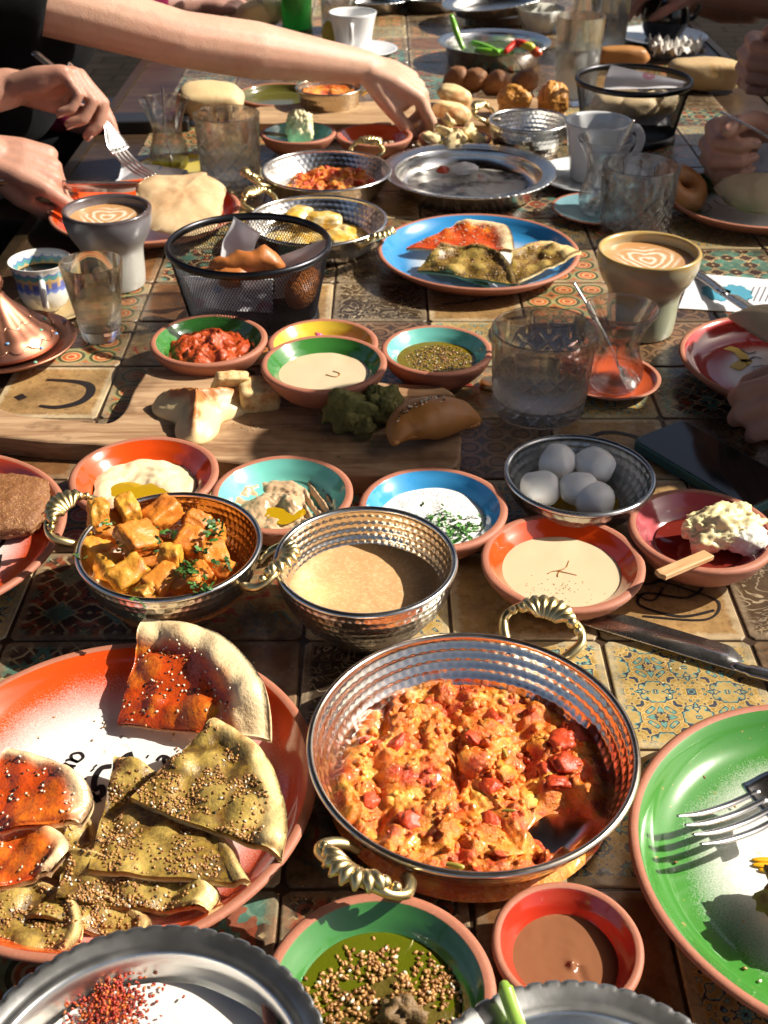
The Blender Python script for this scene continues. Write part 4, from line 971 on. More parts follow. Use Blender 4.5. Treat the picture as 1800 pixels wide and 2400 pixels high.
# mozzarella in steel bowl
o, R, hh = metal_bowl('low hammered steel bowl of white cheese balls', 1182, 1535, 1017, .046, rows=5, nd=40, foot=.55, group='hammered steel bowls', mat=m_metal('dull_steel', (.58, .58, .56), .28), amp=.0009)
liquid('thin olive oil under the white cheese balls', o, R, .011, OLIVE, 'oil_pool', .6, 'oil')
for i, (px, py, z, s) in enumerate(((1268, 1145, .030, .0195), (1308, 1085, .034, .020), (1395, 1090, .034, .0205), (1356, 1145, .034, .0195), (1396, 1172, .030, .0195))):
    V, Fc = lump((s * .92, s * .86, s * .82), i + 3, .16, 1.1, 4, .06, .015)
    food('cheese_ball', ('white cheese ball with a pinched shiny top', 'white cheese ball creased across its side', 'faceted white cheese ball by the far wall', 'smooth white cheese ball in the middle', 'blunt white cheese ball with a cut face')[i] + ', in the low steel bowl', 'cheese', V, Fc, m_cream('mozzarella', (.84, .82, .77), (.88, .86, .82), .28, 30, None, .1), at(px, py, z), (0, 0, i), 'cheese balls in the low steel bowl')
# orange plate cut by the left edge, with a crusty patty
pl2 = clay_plate('orange clay plate with flower painting and a bulgur patty, left of the deep pan', -.405, .800, .132, .034, ORANGE, (.5, .72), seed=3.3)
V, Fc = lump((.043, .040, .013), 5, .10, 1.6, 5, .2, .05); V = [v + Vec((0, 0, .0016 * mn.noise(v * 420))) for v in V]
t = NT('bulgur_patty'); P = t.co(); c = t.mix(t.noise(300, 3, .7, P), (.14, .045, .015), (.30, .13, .04)); c = t.mix(t.ramp(t.voro(420, 'F1', P), [(.15, .8), (.32, 0)]), c, (.48, .27, .09)); t.bump(t.noise(420, 3, .7, P), .8, .002); PATTY = t.out(c, .5)
food('bulgur_patty', 'round brown crusty bulgur patty on the plate with flower painting', 'patty', V, Fc, PATTY, at(8, 1185, .026), (.12, .05, 0))
zq = .034 * .27 + .0004
def wpx(pp, z): return [at(a, b, z) for a, b in pp]
plate_text(pl2, [(wpx([(-20, 1290), (-2, 1282), (12, 1262)], zq), .004), (wpx([(-30, 1330), (-6, 1326), (2, 1300)], zq), .003)], .034 * .27 + .0006, 0)
plate_text(pl2, [(wpx([(-30, 1268), (0, 1278), (28, 1280)], zq), .016), (wpx([(-30, 1345), (0, 1338), (14, 1328)], zq), .012)], .034 * .27 + .0003, 0, 'painted_flower', m_plain('yellow_paint', (.75, .55, .05), .3))

# -- bottom edge: oil and seed bowl, chocolate bowl, green plate, steel trays
o, R, hh = clay_bowl('large green glazed clay bowl of olive oil and sesame', 613, 1164, 2088, .042, (.05, .20, .045), foot=.55)
V, Fc = disc(R * .78, lambda x, y: .0215, 10, 60); food('herb_oil', 'green olive oil in the large green bowl', 'oil', V, Fc, (lambda t: t.out((.30, .34, .015), .03, trans=.72, ior=1.45, spec=.6))(NT('green_oil')), o.location)
mud = lambda x, y: .0206 + .0030 * exp(-(x * x + (y + .014) ** 2) / .00075) + .0012 * fbm(Vec((x, y, 0)) * 90, 3)
V, Fc = disc(lambda a: .043 * (1 + .1 * sin(a * 3)), lambda x, y: mud(x, y - .012), 18, 60); food('zaatar_paste', 'dark herb paste under the sesame in the large green bowl', 'paste', V, Fc, m_plain('herb_paste', (.10, .075, .012), .3, 0.0, .4, 150, .6), o.location + Vec((.004, -.012, 0)))
pts = []
for _ in range(1150):
    a = rnd.uniform(0, 6.28); r = .045 * sqrt(rnd.random()) * (1 + .08 * rnd.gauss(0, 1)); x, y = r * cos(a) * 1.06 + .003, r * sin(a) - .010
    if mn.noise(Vec((x * 60, y * 60, 2))) < -.25: continue
    pts.append((o.location + Vec((x, y, max(.0213, mud(x - .003, y - .0) + rnd.uniform(0, .0012)))), Vec((rnd.gauss(0, .25), rnd.gauss(0, .25), 1)).normalized()))
tag(seeds(None, pts, .00195, (14, 1, 0, 9), 5), 'toasted sesame seeds floating in the large green bowl', 'seeds')
V, Fc = lump((.012, .009, .010), 8, .5, 2, 4, 0, .3); food('walnut_crumb', 'knobbly grey-brown walnut crumb in the large green bowl', 'walnut', V, Fc, m_plain('walnut', (.20, .12, .05), .6, 0.0, .5, 200, .8), at(945, 2378, .023))
o, R, hh = clay_bowl('small red glazed clay bowl of chocolate spread', 1153, 1509, 2063, .040, (.50, .035, .015), foot=.6, deep=.010)
ch = lambda x, y: .0005 * fbm(Vec((x, y, 0)) * 50) + .0030 * exp(-((x - .003) ** 2 + (y + .004) ** 2) / .000006) - .0012 * exp(-((x - .008 - (y + .012) * -.3) ** 2) / .00001) * (1 if -.02 < y < -.004 else 0)
t = NT('chocolate_spread'); t.bump(t.noise(40, 2), .08, .001); CH = t.out((.23, .095, .045), .22, spec=.4)
V, Fc = disc(R * .76, lambda x, y: .0185 + ch(x, y), 40, 90); food('chocolate_spread', 'smooth milk-brown chocolate spread with a small peak', 'spread', V, Fc, CH, o.location)
gp = clay_plate('green clay plate with sprayed white middle and a fork on it', .284, .461, .1332, .031, (.05, .21, .03), (.50, .74), seed=5.0)
fk = fork_mesh(.044).build('fork', CUTLERY()); tag(fk, 'steel fork lying on the green plate with white middle', 'fork')
a = at(1612, 1958, .034); b = at(1815, 1865, .04); fk.location = a - Vec((0, 0, .008)); fk.rotation_euler = (0, radians(-3), atan2(b.y - a.y, b.x - a.x))
fk.scale = (1.28,) * 3
mb = MB()
for k in range(3): V, Fc = lump((.008, .0021, .001), k, .05, 1, 2); mb.add(xf(V, rotm(0, 0, -.05 * k, (k * .001 - .002 * (k == 1), -k * .0042, 0))), Fc)
food('painted_mark', 'yellow brush mark painted in the white middle of the green plate', 'mark', mb.V, mb.F, m_plain('yellow_paint2', (.72, .36, .01), .3), at(1790, 2015, .0095))
V, Fc = lump((.030, .024, .012), 3, .35, 2.2, 4, 0, .25); food('toast_crumb', 'golden ragged piece of fried bread at the rim of the green plate', 'bread', V, Fc, m_fried(), at(1905, 2110, .032))
pts = [(at(px, py, .011), Vec((0, 0, 1))) for px, py in ((1670, 1893), (1583, 2022), (1722, 1890), (1745, 2270), (1650, 1822), (1780, 2300), (1742, 2160))]
tag(seeds(None, pts, .0016, (3, 1, 0, 2), 3, 'crumbs'), 'sesame crumbs scattered on the green plate', 'crumbs')
X, Y, R = circ(-140, 790, 2166, .052)
o, r1 = steel_tray('fluted steel tray of yogurt topped with red pepper flakes', X, Y, R, .038, base=.014, scal=58, wide=.15)
fr = new('tray_foot', *lathe([(R * .5, -.014), (R * .52, -.014), (R * .56, .003), (R * .54, .003)], 64, None, True), STEEL_D(), o)
V, Fc = disc(r1 * .93, lambda x, y: .0135 + .0022 * fbm(Vec((x, y, 0)) * 22, 2) + .003 * sstep(.02, .05, abs(x - .01)), 24, 72); food('strained_yogurt', 'thick white yogurt filling the steel tray', 'yogurt', V, Fc, m_cream('yogurt2', (.72, .68, .60), (.80, .77, .70), .3), o.location)
pts = []; c0 = at(262, 2345, .030)
for _ in range(900):
    x, y = c0.x + rnd.gauss(0, .010), c0.y + rnd.gauss(-.008, .013) * 1.1
    pts.append((Vec((x, y, .0300 + .004 * exp(-((x - c0.x) / .012) ** 2) + rnd.uniform(0, .0025))), Vec((rnd.gauss(0, .4), rnd.gauss(0, .4), 1)).normalized()))
tag(seeds(None, pts, .0014, (4, 5, 3, 2), 14, 'pepper_flakes', [m_plain('flake_a', (.40, .05, .012), .35), m_plain('flake_b', (.28, .022, .012), .35), m_plain('flake_c', (.52, .13, .02), .35), m_plain('flake_d', (.16, .02, .015), .35)]), 'heap of red pepper flakes on the yogurt tray', 'spice')
X, Y, R = circ(920, 1860, 2296, .054)
o, r1 = steel_tray('fluted dark steel tray with a green pepper stalk at its rim', X, Y, R, .038, base=.016, scal=58, wide=.17)
fr = new('tray_foot', *lathe([(R * .5, -.016), (R * .52, -.016), (R * .56, .003), (R * .54, .003)], 64, None, True), STEEL_D(), o)
V, Fc = tube(catmull([at(1183, 2312, .064), at(1196, 2350, .060), at(1214, 2400, .054), at(1240, 2470, .042)], 6), [.0032] + [.0042] * 16 + [.004, .003], 10, round_=True); food('green_pepper', 'pale green pepper stalk poking over the dark steel tray', 'pepper', V, Fc, m_plain('pepper_skin', (.25, .40, .06), .25, 0.0, .25, 40))
# knife on the tiles
kn = knife_mesh(.235, .125, .028).build('table_knife', CUTLERY()); tag(kn, 'steel table knife lying on the yellow arabesque tiles', 'knife')
a = at(1730, 1573, .003); b = at(1392, 1470, .003); kn.location = a; kn.rotation_euler = (0, 0, atan2(b.y - a.y, b.x - a.x)); kn.scale = (1.0, -1.0, 1.0)
# ---------------------------------------------------------------- middle of the table
# -- serving board with its handle to the left
outl = [(-60, 1020), (0, 1022), (110, 1034), (217, 1039), (330, 1052), (515, 1079), (680, 1098), (845, 1115), (1000, 1106), (1069, 1091), (1080, 1050), (1081, 1010), (1075, 960), (1065, 925), (1045, 910), (1016, 903), (881, 895), (700, 885), (500, 872), (360, 861), (347, 864), (330, 890), (312, 917), (295, 958), (270, 984), (240, 991), (160, 984), (54, 974), (0, 957), (-60, 948)]
BZ = .021
poly = [(p.x, p.y) for p in catmull([at(a, b, BZ) for a, b in outl] + [at(-60, 1020, BZ)], 3)[:-1]]
c0 = at(560, 1000, 0)
V, Fc = prism([(x - c0.x, y - c0.y) for x, y in poly], 0, BZ, .0018)
bd = new('serving_board', V, Fc, m_wood((.24, .125, .06), (.46, .30, .17), 1.0, .55), smooth=False, loc=(c0.x, c0.y, .0003)); tag(bd, 'worn wooden serving board with handle, under the triangular pastry', 'board')
# -- bowls behind the board
o, R, hh = clay_bowl('green glazed clay bowl of smooth tahini standing on the wooden board', 611, 907, 783, .046, GREEN, base=BZ + .0003)
liquid('smooth beige tahini with a brown swirl in the green bowl', o, R, .0255, TAH, 'tahini', .76)
mb = MB().add(*tube(catmull([Vec((.002, -.004, .0258)), Vec((.012, -.009, .0258)), Vec((.016, -.002, .0258)), Vec((.009, .004, .0258))], 5), .0007, 5)); food('date_syrup_drip', 'brown syrup curl on the tahini in the green bowl', 'syrup', mb.V, mb.F, m_plain('syrup', (.3, .12, .02), .2), o.location)
o, R, hh = clay_bowl('green glazed clay bowl heaped with red pepper and walnut paste', 352, 626, 735, .046, GREEN)
ez = lambda x, y: .021 + .016 * (1 - (x * x + y * y) / (R * .8) ** 2) + .007 * fbm(Vec((x, y, 0)) * 55, 4) + .003 * abs(mn.noise(Vec((x, y, 0)) * 160)) - .010 * exp(-((x - .014) ** 2 + (y + .002) ** 2) / .00006)
t = NT('red_pepper_paste'); P = t.co(); f = t.noise(260, 3, .7, P); c = t.mix(t.noise(60, 4, .6, P), (.26, .022, .008), (.50, .085, .015)); c = t.mix(t.ramp(f, [(.56, 0), (.72, .6)]), c, (.62, .2, .05)); t.bump(f, .8, .002)
V, Fc = disc(R * .70, ez, 34, 110); food('pepper_paste', 'coarse brick-red pepper paste heaped in its green bowl', 'paste', V, Fc, t.out(c, .25, spec=.55), o.location)
o, R, hh = clay_bowl('yellow glazed clay bowl of pink pickled onion', 628, 887, 745, .044, YELLOW)
for i in range(14):
    a = rnd.uniform(0, 6.28); r = rnd.uniform(0, .026); x, y = r * cos(a), r * sin(a) + .008
    V, Fc = tube(catmull([Vec((cos(q) * .010, sin(q) * .008, .003 * sin(q * 2))) for q in [rnd.uniform(0, 3) + k * .7 for k in range(4)]], 4), [.0012] + [.0024] * 11 + [.001], 6, .7)
    food('onion_strip', 'pink pickled onion strip in the yellow bowl', 'onion', V, Fc, m_plain('pickled_onion', (.60, .10, .22), .25, 0.0, .3), o.location + Vec((x, y, .024 + rnd.uniform(0, .010))), (rnd.uniform(-.5, .5), rnd.uniform(-.5, .5), rnd.uniform(0, 6)), 'pickled onion strips in the yellow bowl')
V, Fc = disc(R * .62, lambda x, y: .022 + .004 * fbm(Vec((x, y, 0)) * 60), 12, 40); food('pickle_bed', 'pink pickled vegetables at the bottom of the yellow bowl', 'pickle', V, Fc, m_plain('pickle', (.50, .08, .16), .3, 0.0, .3, 90, .5), o.location)
o, R, hh = clay_bowl('turquoise glazed clay bowl of oil with floating za\'atar', 893, 1155, 760, .045, TEAL)
liquid('dark golden oil in the turquoise bowl', o, R, .0245, (lambda t: t.out((.38, .26, .01), .03, trans=.6, ior=1.45, spec=.6))(NT('gold_oil')), 'herb_oil', .72, 'oil')
pts = []
for _ in range(520):
    a = rnd.uniform(0, 6.28); r = R * .60 * sqrt(rnd.random()); pts.append((o.location + Vec((r * cos(a) + .002, r * sin(a) - .002, .0248)), Vec((0, 0, 1))))
tag(seeds(None, pts, .0013, (6, 1, 4, 6), 31, 'zaatar_seeds'), 'dark za\'atar and sesame floating in the turquoise bowl', 'seeds')
V, Fc = disc(R * .5, lambda x, y: .0240 + .002 * fbm(Vec((x, y, 0)) * 90), 10, 40); food('zaatar_paste', 'dark brown za\'atar sediment in the turquoise bowl', 'paste', V, Fc, m_plain('sediment', (.07, .04, .012), .3, 0.0, .5, 160, .6), o.location + Vec((.003, -.004, 0)))
# -- food on the board
def tri_pastry(label, px, py, z, s, rz):
    ro = lambda a: s * (.48 + .52 * abs(cos(1.5 * a)) ** 2.0)
    def zf(x, y):
        a = atan2(y, x); r = sqrt(x * x + y * y); u = min(1, r / ro(a)); k = (a + pi / 3) % (2 * pi / 3) - pi / 3      # angle from the nearest corner
        dd = abs(r * sin(k)); ridge = exp(-(dd / (.10 * s)) ** 2)
        return s * (.34 * (1 - u ** 3.0) ** .8 * (1 - .25 * u) + .20 * ridge * (1 - .65 * u) * sstep(0, .12, 1 - u) * (1 + .25 * mn.noise(Vec((r * 130, k * 3, 1))))) + .0016 * fbm(Vec((x, y, px)) * 60)
    V, Fc = disc(ro, zf, 36, 120, -.003)
    br = []
    for x, y, zz in V:
        a = atan2(y, x); r = sqrt(x * x + y * y); k = (a + pi / 3) % (2 * pi / 3) - pi / 3; br.append(exp(-(r * sin(k) / (.13 * s)) ** 2) * (1 - min(1, r / ro(a)) ** 2) * (.7 + .6 * mn.noise(Vec((x, y, 0)) * 70)))
    t = NT('golden_pastry'); n = t.noise(45, 4); f = t.noise(260, 3); c = t.mix(n, (.66, .47, .20), (.82, .66, .37)); c = t.mix(t.ramp(t.math('ADD', t.attr('brown'), t.math('MULTIPLY', t.math('SUBTRACT', f, .5), .4)), [(.08, 0), (.42, .95)]), c, (.40, .13, .025)); t.bump(t.math('ADD', n, f), .3, .001)
    return food('triangle_pastry', label, 'pastry', V, Fc, t.out(c, .45, spec=.4), at(px, py, z), (0, 0, rz), attr={'brown': br})
tri_pastry('golden three-cornered pastry on the wooden board', 468, 972, BZ + .003, .056, radians(-88))
for i, (px, py, z, sz, rot, lab) in enumerate(((538, 905, BZ + .018, (.018, .006, .021), (.5, .15, .35), 'browned square of flat pastry leaning upright on the wooden board'), (608, 925, BZ + .013, (.021, .016, .014), (.12, 0, .2), 'toasted pastry block beside the green tahini bowl'), (562, 930, BZ + .008, (.010, .008, .013), (0, .2, .5), 'small pale pastry knob between two toasted pastry pieces'))):
    V, Fc = lump(sz, i + 20, .08, 1.4, 4, .8 if i < 2 else .1, .02); food('pastry_piece', lab, 'pastry', V, Fc, m_bread((.62, .44, .18), (.76, .60, .32), (.38, .14, .03), 60.0, .44, .60), at(px, py, z), rot)
t = NT('green_crumb'); P = t.co(); f = t.noise(170, 4, .7, P); c = t.mix(f, (.05, .055, .01), (.25, .22, .05)); t.bump(f, 1.0, .003); GC = t.out(c, .75)
for i, (px, py, s, lab) in enumerate(((818, 965, .024, 'broken half of a herb falafel with tattered edge'), (892, 950, .023, 'broken half of a herb falafel leaning by the tahini bowl'), (855, 1002, .012, 'fallen green crumb below the broken herb falafel'))):
    V, Fc = lump((s, s * .8, s * .85), i + 40, .45, 1.7, 5, 0, .14); food('falafel_piece', lab, 'falafel', V, Fc, GC, at(px, py, BZ + s * .72), (0, .2 * i, i), 'broken herb falafel on the board')
def crescent(label, pts, rad, z, seeds_=True):
    path = catmull([at(a, b, zz) for (a, b), zz in zip(pts, z)], 10); n = len(path); R_ = [max(.003, rad * (sin(pi * min(1, max(0, (i + 1.6) / (n + 1.8)))) ** .75)) for i in range(n)]
    V, Fc = tube(path, R_, 26, .78, round_=True)
    V = [v + Vec((0, 0, 1)) * .0022 * fbm(v * 45) for v in V]
    o = food('crescent_pastry', label, 'pastry', V, Fc, m_fried())
    mb = MB()                                           # crimped seam along the near side
    for i in range(4, n - 2, 2):
        p = path[i] + Vec((-.15, -1, -.35)).normalized() * R_[i] * .86; Vv, Ff = lump((.0042, .0034, .003), i, .2, 1.2, 2); mb.add(xf(Vv, Matrix.Translation(p)), Ff)
    mb.build('crimped_seam', m_fried(), o)
    if seeds_:
        pts = []; rd = random.Random(3)
        for _ in range(60):
            i = int(min(n - 3, max(2, rd.gauss(n * .38, n * .11)))); a = rd.gauss(0, .45); d = Vec((sin(a) * .6, sin(a) * .8, cos(a))).normalized(); pts.append((path[i] + Vec((rd.uniform(-.003, .003), 0, 0)) + d * R_[i] * .86, d))
        seeds(o, pts, .0015, (2, 6, 7, 0), 4)
crescent('brown crescent pastry with sesame and nigella on the wooden board', [(922, 1032), (945, 1000), (990, 982), (1040, 975), (1085, 975), (1122, 985)], .0245, [BZ + .018, BZ + .022, BZ + .023, BZ + .020, BZ + .016, BZ + .010])
pts = [at(rnd.uniform(740, 900), rnd.uniform(970, 1080), BZ + .001) for _ in range(26)]; tag(leaf_bits(None, pts, .0018, (.06, .16, .03), 9), 'tiny green herb flecks on the worn wooden board', 'herbs')

# -- glasses on the right
X, Y, R = circ(1152, 1402, 716, .092)
tumbler('large cut crystal tumbler half full beside the turquoise bowl', X, Y, R, .092, .040, cuts=14)
V, Fc = lathe([(0, 0), (.0128, 0), (.013, .003), (.0122, .0062), (.011, .0066), (0, .0066)], 42, lambda i, a, r, z: (r * (1 + .04 * (sin(a * 21) > 0) * (i in (1, 2))), z)); food('bottle_cap', 'gold crown bottle cap on the tiles beside the large tumbler', 'cap', V, Fc, BRASS(), at(1152, 905, 0))
X, Y, R = circ(1312, 1548, 826, .012)
sa = saucer('orange clay saucer with dark handwriting, under a tulip glass', X, Y, R, .012, (.60, .10, .03))
gx, gy = at(1437, 905, .004).xy
tea_glass('empty tulip tea glass with a spoon on the orange saucer', gx, gy, .0385, .092, .0042)
z9 = .0052
plate_text(sa, [(q, .0009) for q in letter_strokes(1393, 838, .0095, radians(-8), 'rea', z9) + letter_strokes(1442, 850, .0085, radians(-22), 'are', z9) + letter_strokes(1500, 872, .012, radians(-30), 'br', z9)], .0062, 0, 'painted_letters', m_plain('brown_ink', (.06, .012, .008), .5))
sp_ = spoon_mesh(.135).build('tea_spoon', CUTLERY()); tag(sp_, 'thin steel teaspoon standing in the tulip glass on the orange saucer', 'spoon')
a = at(1345, 662, .1120); b = Vec((gx + .010, gy - .004, .0150)); d = b - a; sp_.location = a; sp_.rotation_euler = d.to_track_quat('X', 'Z').to_euler()
# -- latte cups
def latte(label, seed):
    t = NT('latte_foam'); sx = t.t.nodes.new('ShaderNodeSeparateXYZ'); t.set(sx.inputs[0], t.co()); x, y = sx.outputs[0], sx.outputs[1]
    ax = t.math('ABSOLUTE', x); yy = t.math('ADD', y, .010 - .004 * seed); v = t.math('SUBTRACT', yy, t.math('MULTIPLY', ax, .75)); r2 = t.math('SQRT', t.math('ADD', t.math('MULTIPLY', ax, ax), t.math('MULTIPLY', v, v)))
    k = t.math('ADD', t.math('MULTIPLY', t.math('SINE', t.math('MULTIPLY', t.math('ADD', r2, t.math('MULTIPLY', t.noise(45, 2, .5, None, 1.0), .012)), 560)), .3), .45)
    r = t.math('MULTIPLY', t.rad(), 20); inn = t.ramp(r, [(.55, 1), (.82, 0)])
    c = t.mix(t.math('MULTIPLY', t.ramp(k, [(.34, 0), (.74, .8)]), inn), (.50, .27, .11), (.82, .72, .58)); c = t.mix(t.ramp(r, [(.6, 0), (.92, .5)]), c, (.42, .2, .07))
    m = t.out(c, .3); m['lab'] = label; return m
CP = [(.62, 0), (.665, .03), (.69, .2), (.70, .42), (.74, .54), (.90, .70), (.985, .85), (1, 1)]
def m_stone(a, b, band, R):
    t = NT('stoneware'); sx = t.t.nodes.new('ShaderNodeSeparateXYZ'); t.set(sx.inputs[0], t.co()); z = t.math('ADD', sx.outputs[2], t.math('MULTIPLY', t.math('SUBTRACT', t.noise(25, 4), .5), .022))
    c = t.ramp(t.math('MULTIPLY', z, 10), [(0, b), (.45, b), (.72, a), (.93, a), (1.0, band)]); c = t.mix(t.ramp(t.noise(300, 3), [(.6, 0), (.75, .3)]), c, (.08, .05, .03))
    return t.out(c, .3, coat=.3, coatr=.15)
X, Y, R = circ(1402, 1643, 543, .100)
cup('green-cream stoneware latte cup with leaf pattern in its foam', X, Y, R, .100, .04, None, latte('milky coffee with white leaf pattern in the green-cream cup', 1), CP, mat=m_stone((.42, .36, .22), (.36, .38, .26), (.46, .30, .09), R), wall=.0055, name='latte_cup')
X, Y, R = circ(146, 354, 455, .100)
cup('grey-blue stoneware latte cup with dark rim beside the pita plate', X, Y, R, .100, .04, None, latte('milky coffee with pale foam in the grey-blue cup', 2), CP, mat=m_stone((.17, .16, .17), (.40, .39, .35), (.07, .05, .05), R), wall=.0065, name='latte_cup')
# -- turkish coffee cup
X, Y, R = circ(20, 166, 587, .062)
t = NT('painted_porcelain'); sx = t.t.nodes.new('ShaderNodeSeparateXYZ'); t.set(sx.inputs[0], t.co()); ang = t.math('ARCTAN2', sx.outputs[1], sx.outputs[0]); z = t.math('MULTIPLY', sx.outputs[2], 16.0)
s1 = t.math('ABSOLUTE', t.math('SINE', t.math('MULTIPLY', ang, 9))); zz = t.math('ADD', z, t.math('MULTIPLY', s1, .05))
band = t.ramp(zz, [(.50, 0), (.54, 1), (.90, 1), (.93, 0)], 'LINEAR'); col = t.ramp(zz, [(.5, (.10, .18, .55)), (.60, (.50, .30, .10)), (.74, (.55, .35, .12)), (.80, (.04, .28, .28)), (.88, (.05, .12, .40))], 'CONSTANT')
petal = t.math('MULTIPLY', t.ramp(s1, [(.45, 0), (.6, 1)]), t.ramp(z, [(.52, 0), (.56, 1), (.66, 1), (.72, 0)])); col = t.mix(petal, col, (.04, .07, .38))
c = t.mix(t.math('MULTIPLY', band, .9), (.72, .70, .65), col)
m = NT('black_coffee').out((.018, .010, .006), .08); m['lab'] = 'black coffee in the blue and gold painted cup'
cf = cup('small white coffee cup painted with blue and gold band', X, Y, R, .062, .02, None, m, [(.48, 0), (.52, .03), (.70, .14), (.83, .36), (.86, .6), (.93, .88), (1, 1)], mat=t.out(c, .15, coat=.5), wall=.0026, name='coffee_cup', fill=.74)
hp = catmull([(.033, 0, .046), (.046, 0, .050), (.052, 0, .038), (.047, 0, .022), (.036, 0, .016)], 5)
h_ = new('handle', *tube(hp, .0040, 10), m_porcelain(), cf); h_.rotation_euler = (0, 0, radians(-75))
saucer('small painted saucer under the blue and gold coffee cup', X + .006, Y - .004, .052, .009, (.45, .33, .16), clay=False)
cf.location.z = .003
for o2 in bpy.data.objects:
    if o2.name.startswith('coffee') and o2.get('label') == m['lab']: o2.location.z = .003
# -- shot glass
X, Y, R = circ(138, 286, 585, .094)
sg = thing('shot_glass', 'slim flared water glass beside the copper lidded dish', 'glass', (X, Y, 0)); rb = R * .62; h = .094
new('glass_wall', *lathe([(0, 0), (rb * .9, 0), (rb, .001), (rb + (R - rb) * .5, h * .5), (R, h - .001), (R - .0009, h), (R - .002, h - .001), (rb + (R - rb) * .5 - .0022, h * .5), (rb - .0012, .016), (rb * .7, .0135), (0, .013)], 72), m_glass((.985, .99, .93)), sg)
wl = h * .68; rw = lambda z: rb + (R - rb) * z / h - .0016
V, Fc = lathe([(0, .0131), (rb * .68, .0137), (rw(.018), .0168), (rw(wl), wl), (rw(wl) - .0012, wl - .0006), (0, wl - .0006)], 64); food('water', 'clear water in the slim flared glass', 'water', V, Fc, m_water(), (X, Y, 0))
# -- copper lidded dish, cut by the left edge
X, Y = at(12, 815, .01).xy
cpd = thing('copper_dish', 'engraved copper dish with domed lid and enamel dots', 'dish', (X, Y, 0)); COP = m_metal('engraved_copper', (.44, .19, .12), .4)
k = .082
new('dish', *lathe([(0, 0), (.035, 0), (.045, .002), (k * .8, .010), (k, .019), (k - .001, .021), (k * .82, .015), (.05, .011), (0, .010)], 72), COP, cpd)
def scal(i, a, r, z): return r, z + (.0008 * abs(sin(a * 8)) if 2 < i < 8 else 0)
new('lid', *lathe([(.060, .017), (.062, .019), (.0605, .022), (.056, .030), (.050, .036), (.044, .0395), (.035, .048), (.026, .056), (.018, .065), (.012, .073), (.010, .079)], 96, scal), COP, cpd)
new('knob', *lathe([(.0095, .077), (.0075, .081), (.0105, .084), (.0125, .090), (.011, .096), (.006, .099), (0, .0995)], 40), COP, cpd)
for i in range(20):
    a = i * .314 + .1; r, z = ((.0595, .0250), (.049, .0372), (k * .93, .0205))[i % 3]
    V, Fc = lump((.0024, .0024, .0012), i, 0, 1, 2); e_ = new('enamel_dot', V, Fc, m_plain('enamel_' + ('blue', 'green')[i % 2], ((.16, .34, .62), (.16, .45, .30))[i % 2], .25), cpd); e_.location = (r * cos(a), r * sin(a), z)
for ring_r, ring_z, nn in ((.0555, .0312, 16), (.034, .0495, 12)):
    mb = MB()
    for i in range(nn):
        a0 = 2 * pi * i / nn; P = []
        for q in range(7):
            u = q / 6; aa = a0 + u * 2 * pi / nn; s = sin(pi * u); P.append(Vec(((ring_r + s * .0042) * cos(aa), (ring_r + s * .0042) * sin(aa), ring_z - s * .0042)))
        mb.add(*tube(P, .0006, 5))
    mb.build('engraved_scallops', m_metal('bright_copper', (.8, .45, .3), .3), cpd)

# -- blue plate
X, Y, R = circ(884, 1358, 499, .028)
clay_plate('blue clay plate holding red and za\'atar flatbread pieces', X, Y, R, .028, (.035, .24, .52), (.50, .74), seed=2.0)
flat_slice('red pepper flatbread piece lying in the middle of the blue plate', (952, 580), (1085, 520), (1208, 590), (1185, 528), 'red', .022, .034, .026, .034, 51, 130, .86, .006)
flat_slice('folded za\'atar flatbread piece with sesame on the near side of the blue plate', (978, 634), (1035, 572), (1218, 668), (1165, 588), 'zaatar', .016, .038, .022, .036, 53, 240, .97, .008)
flat_slice('curled za\'atar flatbread crust on the rim of the blue plate', (1195, 662), (1200, 592), (1362, 588), (1290, 566), 'zaatar', .022, .028, .038, .034, 55, 120, .80, .008)
flat_slice('dark underside slice tucked beneath the folded za\'atar piece on the blue plate', (1000, 625), (1040, 600), (1150, 672), (1100, 612), 'zaatar', .012, .016, .014, .015, 57, 60, .95, .005)
# -- wire basket, left
o, X, Y, R, h = mesh_basket('black wire basket with napkin and fried dough, beside the red paste', 390, 775, 500, .098, .80)
napkin('white printed napkin standing in the basket beside the red paste', [(508, 625), (548, 508), (610, 545), (580, 628)], [.058, .112, .096, .042], .006)
napkin('lilac-white printed napkin lining the basket beside the red paste', [(640, 700), (645, 605), (764, 560), (735, 690)], [.020, .07, .096, .03], .012, name='napkin')
napkin('white napkin spread along the near wall of the basket beside the red paste', [(428, 648), (462, 722), (640, 734), (640, 655)], [.068, .024, .020, .060], -.012)
for i, (pp, rr, zz) in enumerate((([(505, 625), (560, 618), (620, 608), (650, 622)], .014, [.068, .072, .075, .068]), ([(480, 640), (540, 650), (600, 640)], .014, [.055, .06, .055]), ([(690, 620), (720, 650), (700, 690)], .019, [.05, .046, .04]))):
    V, Fc = tube(catmull([at(*p, z) for p, z in zip(pp, zz)], 8), [rr * (.55 + .45 * sin(pi * (i2 + 1) / 28)) for i2 in range(8 * (len(pp) - 1) + 1)], 16, round_=True)
    V = [v + Vec((0, 0, .005 * fbm(v * 60, 4) + .0012 * mn.noise(v * 260))) for v in V]; food('fried_dough', ('orange-brown fried dough stick on top of the napkins in the near basket', 'fried dough stick low behind the near wall of the basket', 'round fried dough piece against the wall of the near basket')[i], 'fried dough', V, Fc, m_fried((.34, .09, .02), (.5, .19, .05)))
